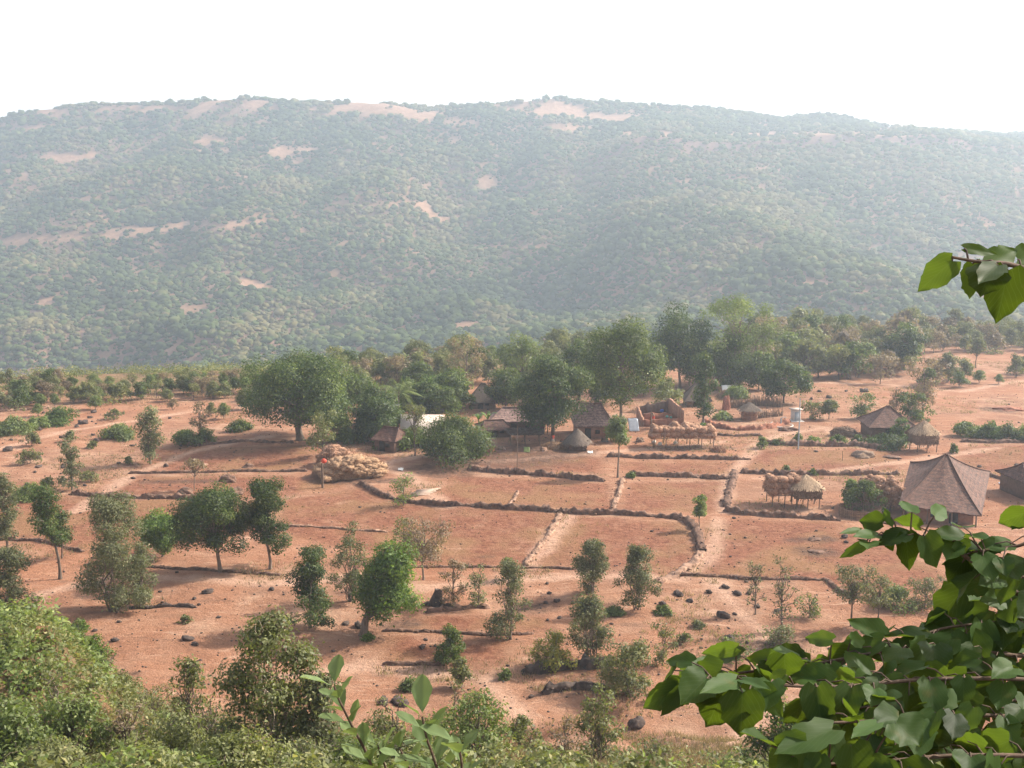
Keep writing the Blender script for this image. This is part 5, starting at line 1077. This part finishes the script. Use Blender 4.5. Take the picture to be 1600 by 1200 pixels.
cover('undergrowth', 'lime', 150000, lambda a, b, x, y: (b > crest(a) + 10) & (fbm(x / 2.5, y / 2.5, 73, 3) > .08), .22, 1.3, 'pale green leafy undergrowth in patches on the near slope', 'undergrowth', 73)
cover('dry_grass', 'dry', 60000, lambda a, b, x, y: (b > crest(a) - 70) & (fbm(x / 3, y / 3, 74, 3) > -.05), .1, .55, 'dry straw-coloured grass on the near slope', 'grass', 74, blades=True)
T(430, 0, 955, 190, 'shrub', 'olive', 'large leafy near bush with two pale bare stems', 'bush', depth=36, base=.25, size=.15, dens=1.1, bark=PALEBARK, name='bush', stems=5, seed=60)
T(300, 0, 1020, 90, 'shrub', 'olive', 'thin near bush beside the one with pale stems', 'bush', depth=42, base=.1, size=.14, dens=.6, name='bush', seed=61)
T(505, 0, 1040, 110, 'shrub', 'grey', 'dense near bush behind the broad-leaved plant', 'bush', depth=36, base=.1, size=.15, dens=1.1, name='bush', seed=62)
T(262, 0, 1085, 150, 'mound', 'olive', 'dark-hearted round bush on the near slope', 'bush', depth=36, size=.15, dens=.9, name='bush', seed=63)
T(120, 0, 1085, 150, 'shrub', 'lime', 'pale green spreading bush low on the near slope', 'bush', depth=36, size=.14, dens=.7, name='bush', seed=64)
T(20, 0, 1080, 150, 'mound', 'lime', 'bright green bush at the picture corner on the near slope', 'bush', depth=34, size=.15, dens=.8, name='bush', seed=65)
T(370, 0, 1120, 170, 'mound', 'olive', 'olive bush in front of the pale-stemmed bush', 'bush', depth=30, size=.13, dens=.9, name='bush', seed=66)
T(745, 0, 1078, 140, 'shrub', 'lime', 'pale leafy bush beside the broad-leaved plant', 'bush', depth=42, base=.1, size=.14, dens=.9, name='bush', seed=67)
T(935, 0, 1062, 82, 'shrub', 'olive', 'upright olive bush at the bottom of the rocky slope', 'bush', depth=52, base=.05, size=.16, dens=.8, name='bush', seed=68)
T(1215, 0, 1075, 130, 'shrub', 'mid', 'small-leaved bush growing below the overhanging big leaves', 'bush', depth=38, base=.05, size=.14, dens=.8, name='bush', seed=69)
for i, (a, b, c, w_, k_, lf) in enumerate([(40, 1018, 975, 80, 'mound', 'bright'), (105, 1035, 990, 70, 'mound', 'lime'), (150, 1075, 1030, 60, 'shrub', 'lime'), (60, 1095, 1040, 80, 'shrub', 'olive'), (130, 1130, 1080, 80, 'mound', 'lime'), (200, 1150, 1095, 70, 'shrub', 'olive'), (30, 1165, 1105, 90, 'shrub', 'lime'),
      (250, 1180, 1130, 70, 'shrub', 'grey'), (95, 1190, 1130, 80, 'mound', 'olive'), (310, 1185, 1130, 80, 'shrub', 'olive'), (180, 1110, 1066, 50, 'sparse', 'dry'), (20, 1060, 1020, 60, 'sparse', 'dry'), (230, 1130, 1090, 50, 'sparse', 'olive'), (350, 1190, 1150, 60, 'mound', 'lime')]):
    c -= 14; w_ *= 1.15
    T(a, b, c, w_, k_, lf, f"{['bright green', 'pale spreading', 'thin pale', 'olive leafy', 'broad pale', 'round olive', 'light green upright', 'silvery', 'low olive', 'dense olive', 'straw-coloured wispy', 'dry twiggy', 'wispy olive', 'small pale green'][i]} bush growing among the creepers of the near slope", 'bush', 'scrub bushes of the near slope', size=.16, dens=.9, name='bush', seed=800 + i, base=.02)
for a, c, d_, w_, k_, lf, lb in [(90, 1050, 38, 46, 'sparse', 'olive', 'tall wispy sapling standing up from the creepers'), (330, 1065, 38, 60, 'sparse', 'olive', 'wispy sapling leaning toward the pale-stemmed bush'), (200, 1100, 36, 60, 'sparse', 'dry', 'tall dry twiggy shrub above the dark-hearted bush'), (620, 1075, 42, 60, 'sparse', 'olive', 'wispy shrub rising past the broad-leaved plant'), (880, 1110, 48, 60, 'sparse', 'dry', 'dry twiggy shrub left of the upright olive bush'.replace('left of', 'next to')), (720, 1060, 46, 50, 'sparse', 'dry', 'pale dry shrub above the pale leafy bush'),
      (70, 955, 56, 80, 'shrub', 'lime', 'pale leafy bush on the crest of the near slope'), (150, 985, 58, 70, 'shrub', 'bright', 'green bush hanging over the crest of the near slope'), (120, 960, 62, 40, 'sparse', 'lime', 'small pale sapling at the end of the creepers'), (195, 1045, 56, 70, 'shrub', 'olive', 'olive bush at the edge where the creepers meet bare soil'), (240, 1078, 54, 70, 'sparse', 'olive', 'thin olive bush on the lower edge of the creepers'), (165, 1020, 58, 50, 'sparse', 'dry', 'dry bush on the edge of the creepers'), (285, 1110, 52, 60, 'shrub', 'lime', 'pale bush between the creepers and the thin near bush'), (10, 1000, 44, 90, 'shrub', 'lime', 'pale bush at the picture edge among the creepers'),
      (590, 1105, 44, 120, 'shrub', 'olive', 'olive bush rising behind the broad-leaved plant'), (680, 1110, 44, 110, 'shrub', 'lime', 'pale green bush between the broad-leaved plant and the pale leafy bush'), (812, 1120, 46, 90, 'shrub', 'olive', 'olive bush at the bottom edge past the pale leafy bush'), (560, 1140, 34, 120, 'mound', 'lime', 'low pale bush at the foot of the broad-leaved plant'),
      (470, 1120, 32, 120, 'mound', 'grey', 'silvery low bush before the dense near bush'), (860, 1165, 50, 90, 'mound', 'olive', 'low olive bush on the bottom edge near the dark rocks'), (1010, 1165, 52, 80, 'sparse', 'olive', 'wispy bush on the bottom edge under the upright olive bush')]:
    T(a, 0, c, w_, k_, lf, lb, 'bush', depth=d_, size=.14, dens=.8, name='bush', seed=int(a), base=.05)
T(640, 0, 1140, 120, 'mound', 'olive', 'low olive bush under the broad-leaved plant', 'bush', depth=34, size=.12, dens=.8, name='bush', seed=70)
T(210, 0, 1140, 150, 'mound', 'olive', 'olive bush below the dark-hearted bush', 'bush', depth=28, size=.11, dens=.8, name='bush', seed=72)
T(60, 0, 1130, 150, 'mound', 'olive', 'olive bush in the lower corner of the near slope', 'bush', depth=28, size=.11, dens=.8, name='bush', seed=73)

# ------------------------------------------------------------------ big leaves close to the camera
def bigleaf_mat(name, c1, c2, tcol, trans, holes=True):
    m, nt, b, out = nodes(name); uv = nt.nodes.new('ShaderNodeUVMap').outputs[0]; sp = nt.nodes.new('ShaderNodeSeparateXYZ'); nt.links.new(uv, sp.inputs[0])
    ax = math_(nt, 'ABSOLUTE', sp.outputs[0]); at = N(nt, 'ShaderNodeAttribute', attribute_name='tint')
    ph = math_(nt, 'FRACT', math_(nt, 'MULTIPLY', math_(nt, 'SUBTRACT', sp.outputs[1], math_(nt, 'MULTIPLY', ax, .75)), 6.0)); vein = ramp_f(nt, math_(nt, 'ABSOLUTE', math_(nt, 'SUBTRACT', ph, .5)), .09, .02)
    mid_ = ramp_f(nt, ax, .03, .008); vv = math_(nt, 'MAXIMUM', vein, mid_)
    c = ramp(nt, at.outputs['Fac'], [(0, c1), (.75, c2), (1, tuple(min(1, q * 1.25) for q in c2))]); f = noise(nt, 14, 5, .6, objc(nt)); c = mix(nt, math_(nt, 'MULTIPLY', ramp_f(nt, f, .6, .72), .35), c, (.16, .11, .04))
    c = mix(nt, math_(nt, 'MULTIPLY', vv, .16), c, (.16, .22, .10)); nt.links.new(c, b.inputs['Base Color']); b.inputs['Roughness'].default_value = .5; b.inputs['Specular IOR Level'].default_value = .08
    bump(nt, b, vv, -.2, .003); tr = nt.nodes.new('ShaderNodeBsdfTranslucent'); nt.links.new(mix(nt, .6, c, tcol), tr.inputs['Color'])
    ms = nt.nodes.new('ShaderNodeMixShader'); ms.inputs[0].default_value = trans; nt.links.new(b.outputs[0], ms.inputs[1]); nt.links.new(tr.outputs[0], ms.inputs[2]); nt.links.new(ms.outputs[0], out.inputs['Surface']); return m
BL1 = bigleaf_mat('big_leaf', (.010, .024, .006), (.042, .078, .020), (.20, .29, .012), .36); BL2 = bigleaf_mat('big_leaf_pale', (.06, .10, .035), (.135, .185, .080), (.30, .40, .06), .32)
class Leaves:
    def __init__(s): s.V = []; s.F = []; s.UV = []; s.t = []
    def leaf(s, base, tip, nrm_, width, fold=.18, curl=.15, shape='heart', tint=.5, rag=0.0, rg=None):
        base = np.array(base, float); tip = np.array(tip, float); L = np.linalg.norm(tip - base); T_ = (tip - base) / L; N_ = np.array(nrm_, float); N_ = N_ - T_ * (N_ @ T_); N_ = nrm(N_); B_ = np.cross(N_, T_); nv, nu = 14, 8; b0 = len(s.V)
        for j in range(nv + 1):
            t = j / nv
            if shape == 'heart': w = float(np.interp(t, [0, .04, .12, .25, .4, .55, .7, .82, .9, .96, 1], [.42, .68, .9, 1.0, .98, .86, .64, .38, .2, .08, .0]))
            elif shape == 'obo': w = max(0.0, math.sin(math.pi * t ** 1.35)) ** .8 * .95
            back = -.13 * (1 - t) ** 6 if shape == 'heart' else 0
            for i in range(nu + 1):
                u = i / nu * 2 - 1; wob = 1 + (rag * rg.normal() if rg is not None and abs(u) == 1 else 0) + .05 * math.sin(t * 17 + s.t.__len__())
                p = base + T_ * L * (t + back * abs(u)) + B_ * u * w * width / 2 * wob + N_ * (abs(u) * w * width * fold - curl * L * t * t + .03 * width * math.sin(t * 12 + u * 3) * abs(u)); s.V.append(p); s.UV.append((u * max(w, .02) / 1.0, t))
        for j in range(nv):
            for i in range(nu):
                a = b0 + j * (nu + 1) + i; s.F.append((a, a + 1, a + nu + 2, a + nu + 1)); s.t.append(tint)
    def build(s, name, mat, parent):
        me = bpy.data.meshes.new(name); me.from_pydata([tuple(v) for v in s.V], [], s.F); uv = me.uv_layers.new(name='UVMap')
        li = np.zeros(len(me.loops), np.int32); me.loops.foreach_get('vertex_index', li); uv.data.foreach_set('uv', np.array(s.UV, np.float32)[li].ravel())
        a = me.attributes.new('tint', 'FLOAT', 'FACE'); a.data.foreach_set('value', np.array(s.t, np.float32)); me.polygons.foreach_set('use_smooth', np.ones(len(s.F), bool)); me.materials.append(mat)
        o = bpy.data.objects.new(name, me); col.objects.link(o); o.parent = parent; return o
troot = empty('overhanging_tree', (0, 0, 0)); tag(troot, 'close overhanging tree with large heart-shaped leaves on drooping branches', 'tree')
tk = MB(); rg = np.random.default_rng(12); tk.add(*tube([(4.3, 3.2, 31.0), (4.2, 3.3, 33), (4.0, 3.4, 35.5), (3.8, 3.5, 37)], [.18, .15, .11, .06], 9)); tk.build('trunk', BARK, troot)
BR = simple('branch_bark', (.06, .042, .03), (.15, .10, .07), 30, bs=.3, bd=.003)
SGN = lambda t: 1 if t else -1
def q3(px, py, d): return at_y(px, py, d)
def branch(pts, r0, leaves, parent=troot, extra=None, size=(70, 105), dens=1, mat=BL1, seed=0, drop=.55):
    rg = np.random.default_rng(seed); P = np.array([q3(*p) for p in pts]); d = np.r_[0, np.cumsum(np.linalg.norm(np.diff(P, axis=0), axis=1))]; n = 26; s = np.linspace(0, d[-1], n); Q = np.stack([np.interp(s, d, P[:, i]) for i in range(3)], -1)
    for _ in range(2): Q[1:-1] = (Q[:-2] + 2 * Q[1:-1] + Q[2:]) / 4
    mb = MB(); mb.add(*tube(Q, np.linspace(r0, .0035, n), 7)); lv = Leaves()
    k = 0
    for i in np.linspace(2, n - 1, leaves):
        j = int(i); a = Q[j]; T_ = nrm(Q[min(j + 1, n - 1)] - Q[max(j - 1, 0)]); m_ = fwd(a) / F; k += 1; sg = SGN(k % 2); side = nrm(np.cross(T_, UP)) * sg
        dirp = nrm(T_ * .5 + side * rg.uniform(.2, .9) + UP * rg.uniform(-.4, .45) + rg.normal(size=3) * .25); pl = rg.uniform(20, 42) * m_; e = a + dirp * pl; mb.add(*tube([a, (a + e) / 2 + UP * .01, e], [.0028, .0022, .0018], 5))
        L = rg.uniform(*size) * m_ * 1.0; dl = nrm(dirp * np.array([1, 1, .2]) - UP * rg.uniform(.0, drop) + rg.normal(size=3) * .3); nn = UP * .75 + np.array([0, -1, 0]) * rg.uniform(.1, .8) + rg.normal(size=3) * .3
        lv.leaf(e, e + dl * L, nn, L * rg.uniform(.72, .92), rg.uniform(.05, .22), rg.uniform(.02, .22), tint=rg.random(), rag=.05, rg=rg)
    if extra:
        for (bx, by, tx, ty, dd, w_, tilt, tn) in extra:
            a = q3(bx, by, dd); e = q3(tx, ty, dd + tilt); j = np.argmin(np.linalg.norm(Q - a, axis=1)); mb.add(*tube([Q[j], (Q[j] + a) / 2 + UP * .008, a], [.003, .0024, .002], 5)); m_ = fwd(a) / F
            nn = np.array([0, -1, .55]) if tilt >= -.01 else np.array([0, -.45, 1]); lv.leaf(a, e, nn + rg.normal(size=3) * .12, w_ * m_, .10, .06, tint=tn, rag=.05, rg=rg)
    b = mb.build('branch', BR, parent); lv.build('foliage', mat, b); return b
# upper twig
branch([(1700, 470, 2.9), (1620, 425, 2.8), (1570, 411, 2.75), (1525, 409, 2.7), (1488, 402, 2.7)], .011, 0, extra=[(1488, 408, 1433, 456, 2.7, 46, .03, .7), (1507, 388, 1560, 396, 2.72, 22, .0, .8), (1545, 412, 1592, 388, 2.75, 42, .05, 1.0), (1520, 412, 1516, 468, 2.73, 42, .02, .9),
       (1548, 420, 1532, 463, 2.68, 66, -.05, .2), (1575, 422, 1558, 506, 2.7, 74, .0, .05), (1600, 430, 1590, 480, 2.75, 70, .05, .1), (1590, 405, 1640, 400, 2.8, 50, .05, .9), (1560, 415, 1530, 440, 2.66, 40, -.1, .3)], seed=1)
# middle spray
branch([(1720, 1010, 3.3), (1640, 960, 3.2), (1598, 932, 3.15), (1550, 903, 3.1), (1520, 880, 3.1), (1505, 862, 3.1), (1455, 842, 3.1), (1402, 828, 3.1), (1362, 840, 3.1)], .012, 16, seed=2, size=(36, 60),
       extra=[(1445, 838, 1465, 888, 3.05, 50, .0, .55), (1415, 835, 1422, 893, 3.08, 42, .0, .0), (1385, 838, 1396, 862, 3.1, 20, 0, .1), (1372, 836, 1334, 836, 3.1, 26, -.08, .9), (1352, 850, 1311, 872, 3.12, 18, 0, .8), (1392, 808, 1380, 812, 3.12, 30, 0, .9), (1425, 800, 1410, 780, 3.1, 30, .1, 1), (1460, 806, 1480, 790, 3.1, 30, .1, 1), (1500, 845, 1505, 868, 3.06, 34, 0, .5), (1345, 828, 1312, 832, 3.12, 14, -.05, 1)])
branch([(1560, 915, 3.15), (1545, 885, 3.1), (1535, 862, 3.1), (1525, 850, 3.1)], .006, 9, seed=3, size=(40, 62)); branch([(1700, 800, 3.2), (1640, 815, 3.15), (1600, 852, 3.1), (1555, 858, 3.1), (1520, 862, 3.1)], .008, 13, seed=4, size=(38, 58)); branch([(1720, 780, 3.3), (1650, 812, 3.25), (1612, 818, 3.2)], .007, 4, seed=5, size=(40, 60))
# lower mass
LB = [([(1750, 1080, 3.2), (1600, 1060, 3.0), (1450, 1060, 2.9), (1300, 1075, 2.8), (1200, 1070, 2.75), (1120, 1060, 2.7), (1078, 1060, 2.7)], 34, 6), ([(1750, 1036, 3.4), (1600, 1026, 3.3), (1480, 1011, 3.2), (1380, 1016, 3.1), (1290, 1036, 3.0), (1200, 1046, 2.95), (1120, 1056, 2.9)], 34, 7), ([(1750, 986, 3.6), (1650, 976, 3.5), (1560, 971, 3.4), (1470, 981, 3.3), (1420, 1001, 3.25)], 24, 8),
      ([(1750, 1140, 3.0), (1600, 1120, 2.9), (1480, 1115, 2.8), (1380, 1125, 2.7), (1290, 1130, 2.65)], 26, 9), ([(1750, 1200, 2.8), (1600, 1180, 2.7), (1480, 1180, 2.65), (1380, 1190, 2.6), (1300, 1195, 2.55), (1230, 1190, 2.5)], 28, 10), ([(1750, 900, 3.6), (1660, 895, 3.5), (1600, 900, 3.45), (1530, 930, 3.4)], 14, 11), ([(1750, 1240, 2.7), (1600, 1230, 2.6), (1450, 1235, 2.55), (1330, 1240, 2.5)], 18, 12),
      ([(1750, 1056, 3.8), (1600, 1056, 3.7), (1450, 1046, 3.6), (1350, 1066, 3.5)], 26, 13), ([(1750, 1100, 3.6), (1600, 1095, 3.5), (1480, 1090, 3.4), (1380, 1100, 3.3), (1320, 1110, 3.3)], 26, 14), ([(1750, 1006, 4.0), (1620, 1001, 3.9), (1520, 1011, 3.8)], 18, 15), ([(1750, 1170, 3.4), (1600, 1160, 3.3), (1500, 1150, 3.2), (1400, 1160, 3.1)], 22, 16)]
EX = {6: [(1080, 1060, 1110, 1020, 2.72, 30, .1, .8), (1070, 1068, 1032, 1105, 2.7, 48, .05, .75), (1058, 1075, 1003, 1108, 2.7, 42, .04, .7), (1065, 1078, 1032, 1120, 2.68, 26, 0, .45), (1105, 1072, 1100, 1100, 2.72, 60, 0, .85), (1130, 1080, 1105, 1135, 2.7, 70, .02, .05), (1160, 1082, 1158, 1152, 2.62, 74, -.02, .25), (1150, 1062, 1095, 1080, 2.66, 34, -.12, .9), (1160, 1062, 1205, 1075, 2.66, 26, -.1, .9), (1190, 1075, 1225, 1122, 2.68, 38, 0, .8)],
      7: [(1150, 1012, 1093, 1022, 2.9, 26, .1, .7), (1210, 1025, 1160, 1030, 2.9, 24, .1, .7), (1225, 1022, 1228, 1060, 2.86, 56, 0, .3), (1300, 1000, 1255, 995, 3, 28, .1, .9), (1330, 1000, 1355, 1000, 3, 26, .1, .9)],
      10: [(1262, 1165, 1200, 1210, 2.5, 80, 0, .75), (1300, 1140, 1210, 1175, 2.55, 56, -.1, .7), (1330, 1165, 1335, 1225, 2.5, 70, 0, .5), (1400, 1130, 1440, 1165, 2.52, 86, -.05, .6), (1370, 1130, 1330, 1150, 2.55, 30, -.1, 1)]}
for p_, nl, sd_ in LB: branch(p_, .0075, int(nl * 1.4), seed=sd_, extra=EX.get(sd_), size=(38, 72), drop=.95)
# broad-leaved plant in front, rooted on the slope below the camera
pr = empty('broad_leaved_plant', (0, 0, 0)); tag(pr, 'upright plant with pale broad oval leaves rising at the bottom edge', 'plant')
rg = np.random.default_rng(21)
def stem(pts, n, size, seed, tmin=.25):
    rg = np.random.default_rng(seed); P = np.array([q3(*p) for p in pts]); g0 = np.array([P[0][0] + .1, P[0][1] - .2, float(zg(P[0][0], P[0][1] - .2))]); P = np.vstack([g0, P]); d = np.r_[0, np.cumsum(np.linalg.norm(np.diff(P, axis=0), axis=1))]; m = 24; s = np.linspace(0, d[-1], m); Q = np.stack([np.interp(s, d, P[:, i]) for i in range(3)], -1)
    mb = MB(); mb.add(*tube(Q, np.linspace(.02, .006, m), 7)); lv = Leaves()
    for k in range(n):
        j = int(m * (tmin + (1 - tmin) * k / n)); j = min(j, m - 1); a = Q[j]; T_ = nrm(Q[min(j + 1, m - 1)] - Q[max(j - 1, 0)]); an = k * 2.4 + seed; s1 = nrm(np.cross(T_, np.array([0, 1, .2]))); s2 = np.cross(T_, s1); o_ = s1 * math.cos(an) + s2 * math.sin(an); dl = nrm(T_ * rg.uniform(.5, 1.1) + o_ * .8); L = size * .78 * rg.uniform(.7, 1.2) * fwd(a) / F
        lv.leaf(a + dl * .02, a + dl * (L + .02), nrm(T_ * .7 - o_ * .6 + UP * .3), L * rg.uniform(.52, .68), .12, rg.uniform(0, .15), 'obo', .3 + .7 * rg.random(), .02, rg)
    b = mb.build('stem', BR, pr); lv.build('foliage', BL2, b)
stem([(590, 1230, 6), (575, 1180, 6), (548, 1130, 6), (528, 1090, 6), (522, 1072, 6)], 27, 57, 1, .55); stem([(610, 1230, 6.1), (600, 1190, 6.1), (590, 1165, 6.1)], 13, 52, 2, .6)
stem([(690, 1230, 5.8), (680, 1190, 5.8), (665, 1150, 5.8), (660, 1120, 5.8)], 21, 66, 3, .6); stem([(720, 1230, 5.6), (722, 1190, 5.6), (715, 1160, 5.6)], 15, 68, 4, .6); stem([(650, 1235, 6), (640, 1200, 6), (625, 1170, 6)], 13, 59, 5, .6)
# ------------------------------------------------------------------ haze
mb = MB(); V, Fc = box((0, 1400, 75), (4800, 3080, 364)); mb.add(V, Fc)
hm = bpy.data.materials.new('haze_air'); hm.use_nodes = True; ht = hm.node_tree; ht.nodes.clear()
ho = ht.nodes.new('ShaderNodeOutputMaterial'); hv = ht.nodes.new('ShaderNodeVolumePrincipled')
hv.inputs['Color'].default_value = (.72, .85, 1.0, 1); hv.inputs['Density'].default_value = .00038; hv.inputs['Anisotropy'].default_value = .4
ht.links.new(hv.outputs[0], ho.inputs['Volume'])
haze = mb.build('haze', hm); tag(haze, kind='stuff')
